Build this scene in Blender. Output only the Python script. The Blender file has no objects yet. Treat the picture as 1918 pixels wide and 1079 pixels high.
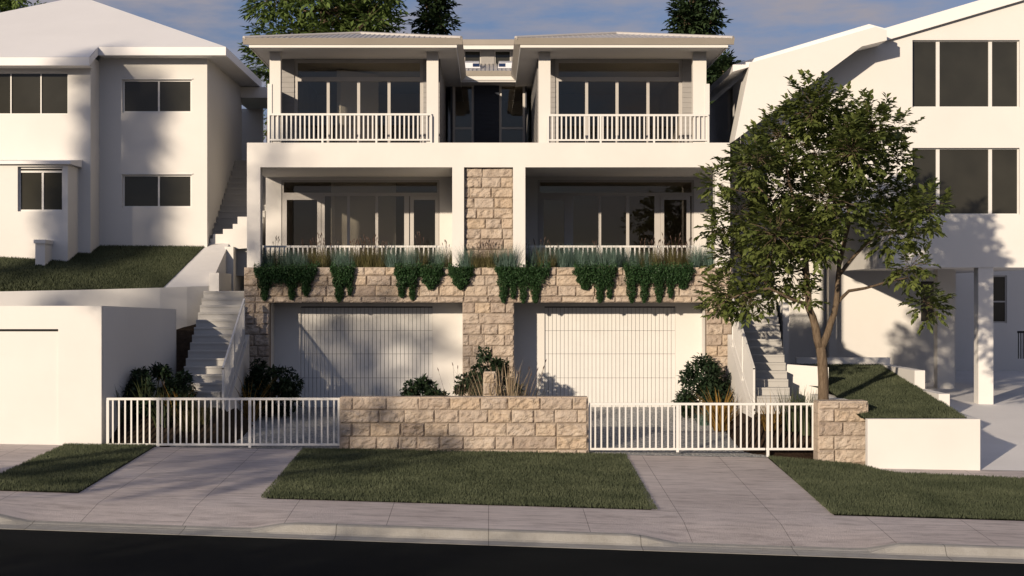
import bpy, bmesh, math, random
import numpy as np
from mathutils import Vector, noise

# ------------------------------------------------------------------ camera, sky, sun
S = bpy.context.scene
C = S.collection
F, VX, VY, CZ = 3192.0, 915.0, 555.0, 3.3      # focal length and vanishing point measured on the photo, eye height


def X(px, D): return (px - VX) * D / F          # metres across for a feature measured on the photo, D metres away
def Z(py, D): return CZ + (VY - py) * D / F


cam = bpy.data.cameras.new("camera")
co = bpy.data.objects.new("camera", cam)
C.objects.link(co)
co.location = (0, 0, CZ)
co.rotation_euler = (math.radians(90), 0, 0)
cam.sensor_width = 36.0
cam.lens = 36.0 * F / 1918.0
cam.shift_x = (959.0 - VX) / 1918.0
cam.shift_y = (VY - 539.5) / 1918.0
cam.clip_start = 0.1
cam.clip_end = 2000
S.camera = co

SUN = Vector((0.57, 1.0, -0.27)).normalized()   # the way the light travels
el = math.asin(-SUN.z)
az = math.atan2(-SUN.x, -SUN.y)
w = bpy.data.worlds.new("World")
S.world = w
w.use_nodes = True
nt = w.node_tree
nt.nodes.clear()
wo = nt.nodes.new("ShaderNodeOutputWorld")
bg = nt.nodes.new("ShaderNodeBackground")
sk = nt.nodes.new("ShaderNodeTexSky")
sk.sky_type = 'NISHITA'
sk.sun_disc = False
sk.sun_elevation = el
sk.sun_rotation = az
sk.air_density = 1.0
sk.dust_density = 0.1
sk.ozone_density = 2.0
tc = nt.nodes.new("ShaderNodeTexCoord")
mp = nt.nodes.new("ShaderNodeMapping")
mp.inputs['Scale'].default_value = (5.0, 5.0, 22.0)
mp.inputs['Location'].default_value = (9.5, 5.1, 6.2)
cn = nt.nodes.new("ShaderNodeTexNoise")
cn.inputs['Scale'].default_value = 1.6
cn.inputs['Detail'].default_value = 7
cn.inputs['Roughness'].default_value = 0.58
cr = nt.nodes.new("ShaderNodeValToRGB")
cr.color_ramp.elements[0].position = 0.43
cr.color_ramp.elements[1].position = 0.62
cmx = nt.nodes.new("ShaderNodeMix")
cmx.data_type = 'RGBA'
cmx.inputs['B'].default_value = (3.6, 3.3, 3.55, 1)
fac = nt.nodes.new("ShaderNodeMath")
fac.operation = 'MULTIPLY'
fac.inputs[1].default_value = 0.85
nt.links.new(tc.outputs['Generated'], mp.inputs['Vector'])
nt.links.new(mp.outputs[0], cn.inputs['Vector'])
nt.links.new(cn.outputs['Fac'], cr.inputs[0])
nt.links.new(cr.outputs[0], fac.inputs[0])
nt.links.new(fac.outputs[0], cmx.inputs['Factor'])
tint = nt.nodes.new("ShaderNodeMix")
tint.data_type = 'RGBA'
tint.blend_type = 'MULTIPLY'
tint.inputs['Factor'].default_value = 1
tint.inputs['B'].default_value = (1.02, .91, .99, 1)
nt.links.new(sk.outputs[0], tint.inputs['A'])
sep = nt.nodes.new("ShaderNodeSeparateXYZ")
hz_ = nt.nodes.new("ShaderNodeMapRange")
hz_.inputs['From Min'].default_value = 0.08
hz_.inputs['From Max'].default_value = 0.5
hz_.inputs['To Min'].default_value = 0.0
hz_.inputs['To Max'].default_value = 1.0
low_ = nt.nodes.new("ShaderNodeMix")
low_.data_type = 'RGBA'
low_.blend_type = 'MULTIPLY'
low_.inputs['B'].default_value = (.40, .43, .57, 1)
inv = nt.nodes.new("ShaderNodeMath")
inv.operation = 'SUBTRACT'
inv.inputs[0].default_value = 1
nt.links.new(tc.outputs['Generated'], sep.inputs[0])
nt.links.new(sep.outputs['Z'], hz_.inputs['Value'])
nt.links.new(hz_.outputs[0], inv.inputs[1])
nt.links.new(inv.outputs[0], low_.inputs['Factor'])
nt.links.new(tint.outputs['Result'], low_.inputs['A'])
nt.links.new(low_.outputs['Result'], cmx.inputs['A'])
nt.links.new(cmx.outputs['Result'], bg.inputs['Color'])
bg.inputs['Strength'].default_value = 0.115
nt.links.new(bg.outputs[0], wo.inputs[0])

sl = bpy.data.lights.new("sun", 'SUN')
sl.energy = 5.0
sl.color = (1.0, 0.84, 0.645)
sl.angle = math.radians(0.85)
so = bpy.data.objects.new("sun", sl)
C.objects.link(so)
so.rotation_euler = SUN.to_track_quat('-Z', 'Y').to_euler()
so.location = (-40, -60, 40)

S.view_settings.view_transform = 'Standard'
S.view_settings.look = 'None'
S.view_settings.exposure = -0.2
S.view_settings.gamma = 1.0
S.cycles.max_bounces = 8
S.cycles.diffuse_bounces = 1
S.cycles.transparent_max_bounces = 12
try:
    S.cycles.use_denoising = True
except Exception:
    pass

R = random.Random(7)
NP = np.random.default_rng(11)

# ------------------------------------------------------------------ materials
M = {}


def new_mat(name):
    m = bpy.data.materials.new(name)
    m.use_nodes = True
    n = m.node_tree.nodes
    b = n["Principled BSDF"]
    M[name] = m
    return m, n, m.node_tree.links, b


def coords(n, l, scale=(1, 1, 1)):
    t = n.new("ShaderNodeTexCoord")
    p = n.new("ShaderNodeMapping")
    p.inputs['Scale'].default_value = scale
    l.new(t.outputs['Object'], p.inputs['Vector'])
    return p.outputs[0]


def noise_tex(n, l, vec, scale, detail=4, rough=.55):
    t = n.new("ShaderNodeTexNoise")
    t.inputs['Scale'].default_value = scale
    t.inputs['Detail'].default_value = detail
    t.inputs['Roughness'].default_value = rough
    l.new(vec, t.inputs['Vector'])
    return t.outputs['Fac']


def ramp(n, l, fac, stops):
    r = n.new("ShaderNodeValToRGB")
    e = r.color_ramp.elements
    while len(e) < len(stops):
        e.new(.5)
    for i, (p, c) in enumerate(stops):
        e[i].position = p
        e[i].color = (c[0], c[1], c[2], 1)
    l.new(fac, r.inputs[0])
    return r.outputs[0]


def mixc(n, l, a, b, fac, mode='MIX'):
    m = n.new("ShaderNodeMix")
    m.data_type = 'RGBA'
    m.blend_type = mode
    for sock, v in (('A', a), ('B', b)):
        if isinstance(v, tuple):
            m.inputs[sock].default_value = (*v, 1)
        else:
            l.new(v, m.inputs[sock])
    if isinstance(fac, (int, float)):
        m.inputs['Factor'].default_value = fac
    else:
        l.new(fac, m.inputs['Factor'])
    return m.outputs['Result']


def bump(n, l, b, h, strength, dist):
    u = n.new("ShaderNodeBump")
    u.inputs['Strength'].default_value = strength
    u.inputs['Distance'].default_value = dist
    l.new(h, u.inputs['Height'])
    l.new(u.outputs[0], b.inputs['Normal'])


def surf(name, col, var=.08, vscale=.8, rough=.7, bstr=.0, bscale=60, bdist=.01, spec=.3, metal=0, stretch=(1, 1, 1)):
    m, n, l, b = new_mat(name)
    v = coords(n, l, stretch)
    f = noise_tex(n, l, v, vscale, 6, .6)
    lo = tuple(c * (1 - var) for c in col)
    hi = tuple(min(1, c * (1 + var)) for c in col)
    l.new(ramp(n, l, f, [(.3, lo), (.7, hi)]), b.inputs['Base Color'])
    b.inputs['Roughness'].default_value = rough
    b.inputs['Specular IOR Level'].default_value = spec
    b.inputs['Metallic'].default_value = metal
    if bstr:
        bump(n, l, b, noise_tex(n, l, v, bscale, 5, .6), bstr, bdist)
    return m


surf('render_white', (.80, .77, .73), .045, .5, .85, .25, 45, .006, .2)
surf('render_neighbour', (.80, .775, .74), .045, .35, .88, .15, 40, .005, .2)
surf('roof_white', (.90, .88, .87), .03, .4, .6, .1, 30, .005, .3)
surf('painted_metal', (.80, .78, .75), .03, 2, .45, 0, spec=.4)
surf('frame_paint', (.55, .52, .49), .04, 2, .5, 0, spec=.4)
surf('gutter_tan', (.50, .45, .39), .05, 1, .5, 0, spec=.4)
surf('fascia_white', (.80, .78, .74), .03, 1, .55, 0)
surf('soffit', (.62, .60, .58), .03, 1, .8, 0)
surf('roof_ribbed', (.56, .53, .51), .06, 1, .45, 0, spec=.4)
surf('siding', (.36, .345, .335), .07, 3, .6, .2, 30, .004, .3, stretch=(1, 1, 6))
surf('siding_navy', (.035, .042, .06), .12, 3, .6, .2, 30, .004, .3, stretch=(1, 1, 6))
surf('interior', (.44, .39, .32), .12, .8, .8)
surf('interior_floor', (.24, .19, .14), .15, 2, .6)
surf('stair_concrete', (.50, .485, .46), .08, 1.2, .85, .3, 25, .006, .2)
surf('path_white', (.83, .81, .80), .05, .5, .85, .2, 25, .006, .2)
surf('mortar', (.26, .21, .17), .1, 6, .9, .3, 60, .01, .2)
surf('soil', (.035, .025, .018), .4, 8, .95, .8, 22, .04, .1)
surf('mulch', (.05, .032, .022), .5, 14, .95, 1.0, 35, .05, .1)
surf('boulder', (.42, .38, .33), .15, 4, .9, .7, 12, .03, .2)
surf('dark_gap', (.03, .03, .03), .1, 4, .8)
surf('groove', (.16, .15, .14), .1, 4, .8)
surf('solar_blue', (.02, .035, .09), .1, 4, .2)
surf('skylight', (.75, .75, .78), .04, 4, .3)


def m_glass():
    m, n, l, b = new_mat('glass')
    n.remove(b)
    o = n["Material Output"]
    t = n.new("ShaderNodeBsdfTransparent")
    t.inputs[0].default_value = (.84, .83, .80, 1)
    g = n.new("ShaderNodeBsdfGlossy")
    g.inputs['Roughness'].default_value = .015
    g.inputs[0].default_value = (1, .94, .86, 1)
    fr = n.new("ShaderNodeFresnel")
    fr.inputs[0].default_value = 1.5
    mx = n.new("ShaderNodeMixShader")
    l.new(fr.outputs[0], mx.inputs[0])
    l.new(t.outputs[0], mx.inputs[1])
    l.new(g.outputs[0], mx.inputs[2])
    l.new(mx.outputs[0], o.inputs[0])


m_glass()


def m_darkpane():
    m, n, l, b = new_mat('dark_pane')
    v = coords(n, l)
    f = noise_tex(n, l, v, .9, 3)
    l.new(ramp(n, l, f, [(.3, (.030, .029, .024)), (.7, (.044, .042, .034))]), b.inputs['Base Color'])
    b.inputs['Roughness'].default_value = .08
    b.inputs['Specular IOR Level'].default_value = .35


m_darkpane()


def m_stone():
    m, n, l, b = new_mat('sandstone')
    v = coords(n, l)
    a = n.new("ShaderNodeAttribute")
    a.attribute_name = 'tone'
    f = noise_tex(n, l, v, 5, 8, .65)
    c1 = ramp(n, l, f, [(.25, (.46, .38, .315)), (.5, (.57, .485, .405)), (.8, (.68, .605, .525))])
    c2 = ramp(n, l, a.outputs['Fac'], [(0, (.74, .70, .68)), (.5, (.98, .96, .94)), (1, (1.0, .93, .83))])
    c = mixc(n, l, c1, c2, 1.0, 'MULTIPLY')
    g = noise_tex(n, l, v, 24, 6, .7)
    c = mixc(n, l, c, (.25, .17, .11), ramp(n, l, g, [(.56, (0, 0, 0)), (.78, (.6, .6, .6))]))
    l.new(c, b.inputs['Base Color'])
    b.inputs['Roughness'].default_value = .92
    b.inputs['Specular IOR Level'].default_value = .15
    bump(n, l, b, noise_tex(n, l, v, 32, 8, .7), .9, .03)


m_stone()


def m_paving(name, base, joint_w, bw, rh):
    m, n, l, b = new_mat(name)
    v = coords(n, l)
    br = n.new("ShaderNodeTexBrick")
    br.offset = 0
    br.inputs['Color1'].default_value = (*[c * .97 for c in base], 1)
    br.inputs['Color2'].default_value = (*[c * 1.03 for c in base], 1)
    br.inputs['Mortar'].default_value = (*[c * .5 for c in base], 1)
    br.inputs['Scale'].default_value = 1
    br.inputs['Mortar Size'].default_value = joint_w
    br.inputs['Brick Width'].default_value = bw
    br.inputs['Row Height'].default_value = rh
    l.new(v, br.inputs['Vector'])
    s = coords(n, l, (1.2, 5.0, 1))
    f = noise_tex(n, l, s, 1.3, 8, .68)
    c = mixc(n, l, br.outputs['Color'], ramp(n, l, f, [(.30, (.62, .60, .60)), (.5, (.98, .97, .97)), (.72, (1.16, 1.13, 1.12))]), 1.0, 'MULTIPLY')
    g = noise_tex(n, l, v, .35, 4, .6)
    c = mixc(n, l, c, ramp(n, l, g, [(.3, (.86, .84, .83)), (.7, (1.06, 1.06, 1.06))]), 1.0, 'MULTIPLY')
    l.new(c, b.inputs['Base Color'])
    b.inputs['Roughness'].default_value = .85
    b.inputs['Specular IOR Level'].default_value = .25
    add = n.new("ShaderNodeMath")
    add.operation = 'ADD'
    l.new(noise_tex(n, l, s, 6, 8, .7), add.inputs[0])
    l.new(noise_tex(n, l, v, 60, 4, .6), add.inputs[1])
    bump(n, l, b, add.outputs[0], .6, .03)


m_paving('paving', (.60, .545, .53), .007, 1.62, 2.25)


def m_kerb():
    m, n, l, b = new_mat('kerb_concrete')
    v = coords(n, l)
    f = noise_tex(n, l, v, 3, 8, .7)
    g = noise_tex(n, l, v, 45, 5, .7)
    c = ramp(n, l, f, [(.25, (.29, .275, .25)), (.55, (.37, .355, .33)), (.8, (.43, .415, .39))])
    c = mixc(n, l, c, (.2, .17, .13), ramp(n, l, g, [(.6, (0, 0, 0)), (.75, (.7, .7, .7))]))
    br = n.new("ShaderNodeTexBrick")
    br.offset = 0
    br.inputs['Color1'].default_value = (1, 1, 1, 1)
    br.inputs['Color2'].default_value = (.93, .93, .93, 1)
    br.inputs['Mortar'].default_value = (.45, .45, .45, 1)
    br.inputs['Scale'].default_value = 1
    br.inputs['Mortar Size'].default_value = .008
    br.inputs['Brick Width'].default_value = 2.4
    br.inputs['Row Height'].default_value = 400
    l.new(v, br.inputs['Vector'])
    c = mixc(n, l, c, br.outputs['Color'], 1.0, 'MULTIPLY')
    l.new(c, b.inputs['Base Color'])
    b.inputs['Roughness'].default_value = .9
    bump(n, l, b, g, .6, .02)


m_kerb()


def m_asphalt():
    m, n, l, b = new_mat('asphalt')
    v = coords(n, l)
    f = noise_tex(n, l, v, .5, 5, .6)
    g = noise_tex(n, l, v, 90, 3, .6)
    c = ramp(n, l, f, [(.3, (.005, .0065, .007)), (.7, (.010, .0115, .012))])  # tone taken near black, stands in for tree shade across the road
    c = mixc(n, l, c, (.05, .05, .05), ramp(n, l, g, [(.6, (0, 0, 0)), (.8, (.5, .5, .5))]))
    l.new(c, b.inputs['Base Color'])
    b.inputs['Roughness'].default_value = .95
    b.inputs['Specular IOR Level'].default_value = .06
    bump(n, l, b, g, .4, .01)


m_asphalt()


def m_gravel():
    m, n, l, b = new_mat('gravel')
    v = coords(n, l)
    t = n.new("ShaderNodeTexVoronoi")
    t.inputs['Scale'].default_value = 26
    l.new(v, t.inputs['Vector'])
    c = ramp(n, l, t.outputs['Color'], [(.1, (.20, .22, .24)), (.5, (.40, .41, .42)), (.9, (.64, .62, .60))])
    l.new(c, b.inputs['Base Color'])
    b.inputs['Roughness'].default_value = .9
    bump(n, l, b, t.outputs['Distance'], 1.0, -.05)


m_gravel()


def m_plant(name, dark, light, trans=.25, rough=.5, spec=.3):
    m, n, l, b = new_mat(name)
    a = n.new("ShaderNodeAttribute")
    a.attribute_name = 'tone'
    mid = tuple((p + q) / 2 for p, q in zip(dark, light))
    c = ramp(n, l, a.outputs['Fac'], [(0, dark), (.5, mid), (1, light)])
    l.new(c, b.inputs['Base Color'])
    b.inputs['Roughness'].default_value = rough
    b.inputs['Specular IOR Level'].default_value = spec
    tr = n.new("ShaderNodeBsdfTranslucent")
    l.new(c, tr.inputs[0])
    mx = n.new("ShaderNodeMixShader")
    mx.inputs[0].default_value = trans
    l.new(b.outputs[0], mx.inputs[1])
    l.new(tr.outputs[0], mx.inputs[2])
    l.new(mx.outputs[0], n["Material Output"].inputs[0])


m_plant('leaf_street', (.075, .11, .028), (.215, .25, .072))
m_plant('leaf_feather', (.10, .155, .04), (.21, .29, .09))
m_plant('leaf_conifer', (.026, .050, .022), (.075, .115, .048))
m_plant('leaf_shrub', (.012, .028, .014), (.040, .066, .030), .15)
m_plant('leaf_trail', (.02, .056, .02), (.065, .132, .048), .15)
m_plant('blade_lawn', (.068, .084, .048), (.158, .178, .104), .2, .6, .15)
m_plant('blade_blue', (.06, .12, .095), (.23, .32, .27), .2)
m_plant('blade_olive', (.08, .085, .03), (.22, .19, .09), .2)
m_plant('blade_dark', (.03, .045, .022), (.10, .12, .055), .2)
m_plant('blade_orange', (.22, .13, .03), (.46, .28, .08), .3)
m_plant('blade_straw', (.26, .19, .12), (.50, .40, .28), .2)
m_plant('seed_head', (.10, .06, .045), (.22, .14, .10), .1)
surf('lawn_soil', (.028, .034, .015), .3, 6, .95, .6, 40, .02, .1)


def m_bark():
    m, n, l, b = new_mat('bark')
    v = coords(n, l, (1, 1, .22))
    f = noise_tex(n, l, v, 24, 8, .7)
    l.new(ramp(n, l, f, [(.25, (.07, .05, .035)), (.5, (.17, .125, .085)), (.75, (.27, .21, .15))]), b.inputs['Base Color'])
    b.inputs['Roughness'].default_value = .95
    b.inputs['Specular IOR Level'].default_value = .15
    bump(n, l, b, f, .9, .04)


m_bark()

# ------------------------------------------------------------------ object helpers


def tag(o, label=None, cat=None, group=None, kind=None):
    if label: o['label'] = label
    if cat: o['category'] = cat
    if group: o['group'] = group
    if kind: o['kind'] = kind
    return o


def wloc(o):
    v = Vector((0, 0, 0))
    while o is not None:
        v += o.location
        o = o.parent
    return v


def thing(name, label, cat, loc, group=None):
    o = bpy.data.objects.new(name, None)
    o.empty_display_size = .2
    C.objects.link(o)
    o.location = loc
    return tag(o, label, cat, group)


def link_mesh(name, verts, faces, mat, parent=None, tones=None, smooth=False, loc=None):
    off = wloc(parent) if parent else Vector((0, 0, 0))
    loc = Vector(loc) if loc is not None else None
    me = bpy.data.meshes.new(name)
    v = np.asarray(verts, dtype=np.float64).reshape(-1, 3)
    v = v - (np.array(loc) if loc is not None else np.array(off))
    if isinstance(faces, np.ndarray):
        k = faces.shape[1]
        me.vertices.add(len(v))
        me.vertices.foreach_set('co', v.ravel())
        me.loops.add(faces.size)
        me.loops.foreach_set('vertex_index', faces.ravel().astype(np.int32))
        me.polygons.add(len(faces))
        me.polygons.foreach_set('loop_start', np.arange(0, faces.size, k, dtype=np.int32))
        me.update(calc_edges=True)
    else:
        me.from_pydata([tuple(a) for a in v], [], faces)
        me.update()
    if tones is not None:
        a = me.attributes.new('tone', 'FLOAT', 'POINT')
        a.data.foreach_set('value', np.asarray(tones, dtype=np.float32))
    if smooth:
        me.polygons.foreach_set('use_smooth', np.ones(len(me.polygons), dtype=bool))
    me.materials.append(M[mat])
    o = bpy.data.objects.new(name, me)
    C.objects.link(o)
    if parent:
        o.parent = parent
    if loc is not None:
        o.location = loc - off
    return o


class MB:
    def __init__(s): s.v, s.f, s.t = [], [], []

    def box(s, x0, x1, y0, y1, z0, z1):
        x0, x1 = sorted((x0, x1)); y0, y1 = sorted((y0, y1)); z0, z1 = sorted((z0, z1))
        b = len(s.v)
        s.v += [(x0, y0, z0), (x1, y0, z0), (x1, y1, z0), (x0, y1, z0), (x0, y0, z1), (x1, y0, z1), (x1, y1, z1), (x0, y1, z1)]
        s.f += [tuple(b + i for i in q) for q in ((0, 3, 2, 1), (4, 5, 6, 7), (0, 1, 5, 4), (1, 2, 6, 5), (2, 3, 7, 6), (3, 0, 4, 7))]
        return s

    def hexa(s, p):   # eight corners, bottom ring then top ring
        b = len(s.v)
        s.v += [tuple(q) for q in p]
        s.f += [tuple(b + i for i in q) for q in ((0, 3, 2, 1), (4, 5, 6, 7), (0, 1, 5, 4), (1, 2, 6, 5), (2, 3, 7, 6), (3, 0, 4, 7))]
        return s

    def prism(s, poly, y0, y1):     # poly in (x, z), extruded in depth
        b, n = len(s.v), len(poly)
        s.v += [(x, y0, z) for x, z in poly] + [(x, y1, z) for x, z in poly]
        s.f += [tuple(b + i for i in range(n)), tuple(b + n + i for i in reversed(range(n)))]
        s.f += [(b + i, b + n + i, b + n + (i + 1) % n, b + (i + 1) % n) for i in range(n)]
        return s

    def prism_x(s, poly, x0, x1):   # poly in (y, z)
        b, n = len(s.v), len(poly)
        s.v += [(x0, y, z) for y, z in poly] + [(x1, y, z) for y, z in poly]
        s.f += [tuple(b + i for i in range(n)), tuple(b + n + i for i in reversed(range(n)))]
        s.f += [(b + i, b + n + i, b + n + (i + 1) % n, b + (i + 1) % n) for i in range(n)]
        return s

    def plan(s, poly, z0, z1):      # poly in (x, y)
        b, n = len(s.v), len(poly)
        s.v += [(x, y, z0) for x, y in poly] + [(x, y, z1) for x, y in poly]
        s.f += [tuple(b + i for i in range(n)), tuple(b + n + i for i in reversed(range(n)))]
        s.f += [(b + i, b + n + i, b + n + (i + 1) % n, b + (i + 1) % n) for i in range(n)]
        return s

    def face(s, *p):
        b = len(s.v)
        s.v += [tuple(q) for q in p]
        s.f.append(tuple(range(b, b + len(p))))
        return s

    def wall(s, x0, x1, z0, z1, y0, y1, holes=()):   # wall facing the street with openings left free
        xs = sorted({x0, x1, *[h[0] for h in holes], *[h[1] for h in holes]})
        zs = sorted({z0, z1, *[h[2] for h in holes], *[h[3] for h in holes]})
        for a, b in zip(xs, xs[1:]):
            run = None
            for c, d in zip(zs, zs[1:]):
                mx, mz = (a + b) / 2, (c + d) / 2
                hole = any(h[0] < mx < h[1] and h[2] < mz < h[3] for h in holes)
                if hole:
                    if run: s.box(a, b, y0, y1, *run)
                    run = None
                else:
                    run = (run[0], d) if run else (c, d)
            if run: s.box(a, b, y0, y1, *run)
        return s

    def tube(s, path, rad, n=7):
        path = [Vector(p) for p in path]
        b = len(s.v)
        k = len(path)
        up = Vector((.3, .5, .8)).normalized()
        for i, p in enumerate(path):
            d = (path[min(i + 1, k - 1)] - path[max(i - 1, 0)]).normalized()
            u = d.cross(up)
            if u.length < .05: u = d.cross(Vector((1, 0, 0)))
            u.normalize()
            v = d.cross(u)
            for j in range(n):
                a = 2 * math.pi * j / n
                s.v.append(tuple(p + (u * math.cos(a) + v * math.sin(a)) * rad[i]))
        for i in range(k - 1):
            for j in range(n):
                s.f.append((b + i * n + j, b + i * n + (j + 1) % n, b + (i + 1) * n + (j + 1) % n, b + (i + 1) * n + j))
        s.f.append(tuple(b + j for j in reversed(range(n))))
        s.f.append(tuple(b + (k - 1) * n + j for j in range(n)))
        return s

    def build(s, name, mat, parent=None, smooth=False, loc=None):
        return link_mesh(name, s.v, s.f, mat, parent, s.t if s.t and len(s.t) == len(s.v) else None, smooth, loc)


def single(mb, name, mat, label, cat, group=None, kind=None, smooth=False):
    return tag(mb.build(name, mat, None, smooth), label, cat, group, kind)


def stone_face(mb, x0, x1, z0, z1, y, rows, lens=(.34, .72), rng=None, proud=.045, flip=None):
    """rock-faced blocks in courses on the plane at depth y, facing the street"""
    rng = rng or R
    z = z1
    ri = 0
    while z > z0 + .01:
        h = rows[ri % len(rows)]
        ri += 1
        zb = max(z0, z - h)
        if zb - z0 < .06: zb = z0
        x = x0
        first = True
        while x < x1 - .005:
            wd = rng.uniform(*lens) * (1.6 if rng.random() < .14 else 1)
            if first: wd *= rng.uniform(.4, 1)
            first = False
            xe = min(x1, x + wd)
            if x1 - xe < .12: xe = x1
            g = .005
            a, b_, c, d = x + g, xe - g, zb + g, z - g
            nx = max(4, int((b_ - a) / .03)); nz = max(4, int((d - c) / .027))
            tone = min(1, max(0, rng.gauss(.5, .25)))
            ox, oz = rng.uniform(0, 50), rng.uniform(0, 50)
            base = len(mb.v)
            tilt, tilt2, lift = rng.uniform(-.5, .5), rng.uniform(-.5, .5), rng.uniform(.75, 1.2)
            for j in range(nz + 1):
                for i in range(nx + 1):
                    u, v = i / nx, j / nz
                    ex = min(u, 1 - u) * (b_ - a); ez = min(v, 1 - v) * (d - c)
                    e = min(1, min(ex, ez) / .035)
                    e = e * (2 - e)
                    px, pz = a + u * (b_ - a), c + v * (d - c)
                    nn = noise.fractal(Vector((px * 7 + ox, pz * 9 + oz, ox)), .8, 2.1, 5)
                    rg = abs(noise.noise(Vector((px * 6 + oz, pz * 8, oz))))
                    hgt = e * (.42 + .55 * nn + .7 * rg + .4 * tilt * (u - .5) + .6 * tilt2 * (v - .5)) * lift * proud * 1.5
                    mb.v.append((px, y - .004 - max(0, hgt), pz))
                    mb.t.append(tone)
            for j in range(nz):
                for i in range(nx):
                    q = base + j * (nx + 1) + i
                    mb.f.append((q, q + 1, q + nx + 2, q + nx + 1))
            # returns into the joint
            ring = [base + i for i in range(nx + 1)] + [base + j * (nx + 1) + nx for j in range(1, nz + 1)] + \
                   [base + nz * (nx + 1) + i for i in range(nx - 1, -1, -1)] + [base + j * (nx + 1) for j in range(nz - 1, 0, -1)]
            b2 = len(mb.v)
            for q in ring:
                p = mb.v[q]
                mb.v.append((p[0], y + .03, p[2])); mb.t.append(tone)
            for i in range(len(ring)):
                k = (i + 1) % len(ring)
                mb.f.append((ring[k], ring[i], b2 + i, b2 + k))
            x = xe
        z = zb


def leaf_arrays(c, d, up, L, W, fold=.15):
    n = len(c)
    d = d / np.linalg.norm(d, axis=1, keepdims=True)
    s = np.cross(d, up)
    s /= np.maximum(1e-6, np.linalg.norm(s, axis=1, keepdims=True))
    nn = np.cross(s, d)
    L = np.broadcast_to(np.asarray(L), (n,))[:, None]
    W = np.broadcast_to(np.asarray(W), (n,))[:, None]
    v = np.empty((n, 4, 3))
    v[:, 0] = c
    v[:, 1] = c + d * L * .45 + s * W * .5 + nn * W * fold
    v[:, 2] = c + d * L - nn * L * .12
    v[:, 3] = c + d * L * .45 - s * W * .5 + nn * W * fold
    f = np.arange(n * 4).reshape(n, 4)
    return v.reshape(-1, 3), f


def rand_dirs(n, rng=NP):
    v = rng.normal(size=(n, 3))
    return v / np.linalg.norm(v, axis=1, keepdims=True)


def blade_arrays(base, az, lean, L, W, curve=.5, seg=3, rng=NP):
    """curved tapering grass blades"""
    n = len(base)
    h = np.stack([np.cos(az), np.sin(az), np.zeros(n)], 1)
    side = np.stack([-np.sin(az), np.cos(az), np.zeros(n)], 1)
    up = np.array([0, 0, 1.0])
    verts = np.empty((n, seg * 2 + 1, 3))
    p = base.copy()
    ang = lean.copy()
    for k in range(seg + 1):
        wd = W * (1 - k / seg) ** .7
        if k < seg:
            verts[:, 2 * k] = p - side * wd[:, None] * .5
            verts[:, 2 * k + 1] = p + side * wd[:, None] * .5
        else:
            verts[:, 2 * seg] = p
        step = (L / seg)[:, None]
        p = p + step * (np.sin(ang)[:, None] * h + np.cos(ang)[:, None] * up)
        ang = ang + curve * rng.uniform(.5, 1.3, n) / seg
    m = seg * 2 + 1
    tris = []
    for k in range(seg):
        a = 2 * k
        if k < seg - 1:
            tris += [(a, a + 1, a + 3), (a, a + 3, a + 2)]
        else:
            tris += [(a, a + 1, a + 2)]
    t = np.array(tris)
    f = (np.arange(n)[:, None, None] * m + t[None]).reshape(-1, 3)
    return verts.reshape(-1, 3), f, m


# ------------------------------------------------------------------ ground
def g(x, D):        # verge: climbs from the kerb to the front boundary, falls to the right
    xx = max(-16, min(16, x))
    return -.004 - .043 * (36 - D) - xx * (.0175 + .0018 * (36 - D))


def low(x):          # how far the kerb is lowered at the two crossings
    def band(a, b):
        t = .62
        return max(0, min(1, min((x - a) / t, (b - x) / t)))
    return max(band(-7.9, -3.15), band(2.35, 6.55))


def gp(x, D):
    z = g(x, D)
    if D < 28.3: z -= .115 * low(x) * min(1, (28.3 - D) / 1.25)
    return z


def yard(x, D):     # from the boundary up to the garage doors
    z0 = g(x, 36)
    t = max(0, min(1, (D - 36) / 7))
    return z0 + (.50 - z0) * t


def patch(name, Ds, xl, xr, zf, mat, nX=16, off=0.0, label=None, cat=None, kind='structure', parent=None):
    mb = MB()
    for D in Ds:
        for i in range(nX + 1):
            x = xl(D) + (xr(D) - xl(D)) * i / nX
            mb.v.append((x, D, zf(x, D) + off))
    n = nX + 1
    for j in range(len(Ds) - 1):
        for i in range(nX):
            q = j * n + i
            mb.f.append((q, q + 1, q + n + 1, q + n))
    o = mb.build(name, mat, parent, True)
    return tag(o, label, cat, None, kind)


def lin(a, b, n): return [a + (b - a) * i / n for i in range(n + 1)]


def lerp_table(tab):
    def f(D):
        if D <= tab[0][0]: return tab[0][1]
        for (a, va), (b, vb) in zip(tab, tab[1:]):
            if D <= b: return va + (vb - va) * (D - a) / (b - a)
        return tab[-1][1]
    return f


const = lambda c: (lambda D: c)

terr = lerp_table([(-300, -3), (-20, -1.6), (24, -1.9), (26, -1.6), (36, -.6), (43, .1), (47, .2), (58.5, .6), (60, 4.2), (63, 5.2), (70, 6.5), (140, 13), (300, 22)])
patch('ground', [-300, -150, -60, -20, 10, 24, 26, 30, 36, 40, 43, 47, 52.5, 58.5, 60, 63, 66, 70, 90, 140, 220, 300], const(-300), const(300),
      lambda x, D: terr(D), 'lawn_soil', 30, 0, 'dark grassed hillside the houses are built on', 'ground')
patch('road', lin(4, 26.42, 12), const(-60), const(60), lambda x, D: g(x, 26.9) - .168 - .02 * (26.42 - D) * .3, 'asphalt', 60, 0,
      'asphalt road along the bottom of the picture, coloured near black for tree shade', 'road')
patch('far_verge', lin(-12, 4, 4), const(-60), const(60), lambda x, D: g(x, 26.9) - .12, 'lawn_soil', 30, 0,
      'grass verge across the road from the houses', 'verge')

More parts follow.
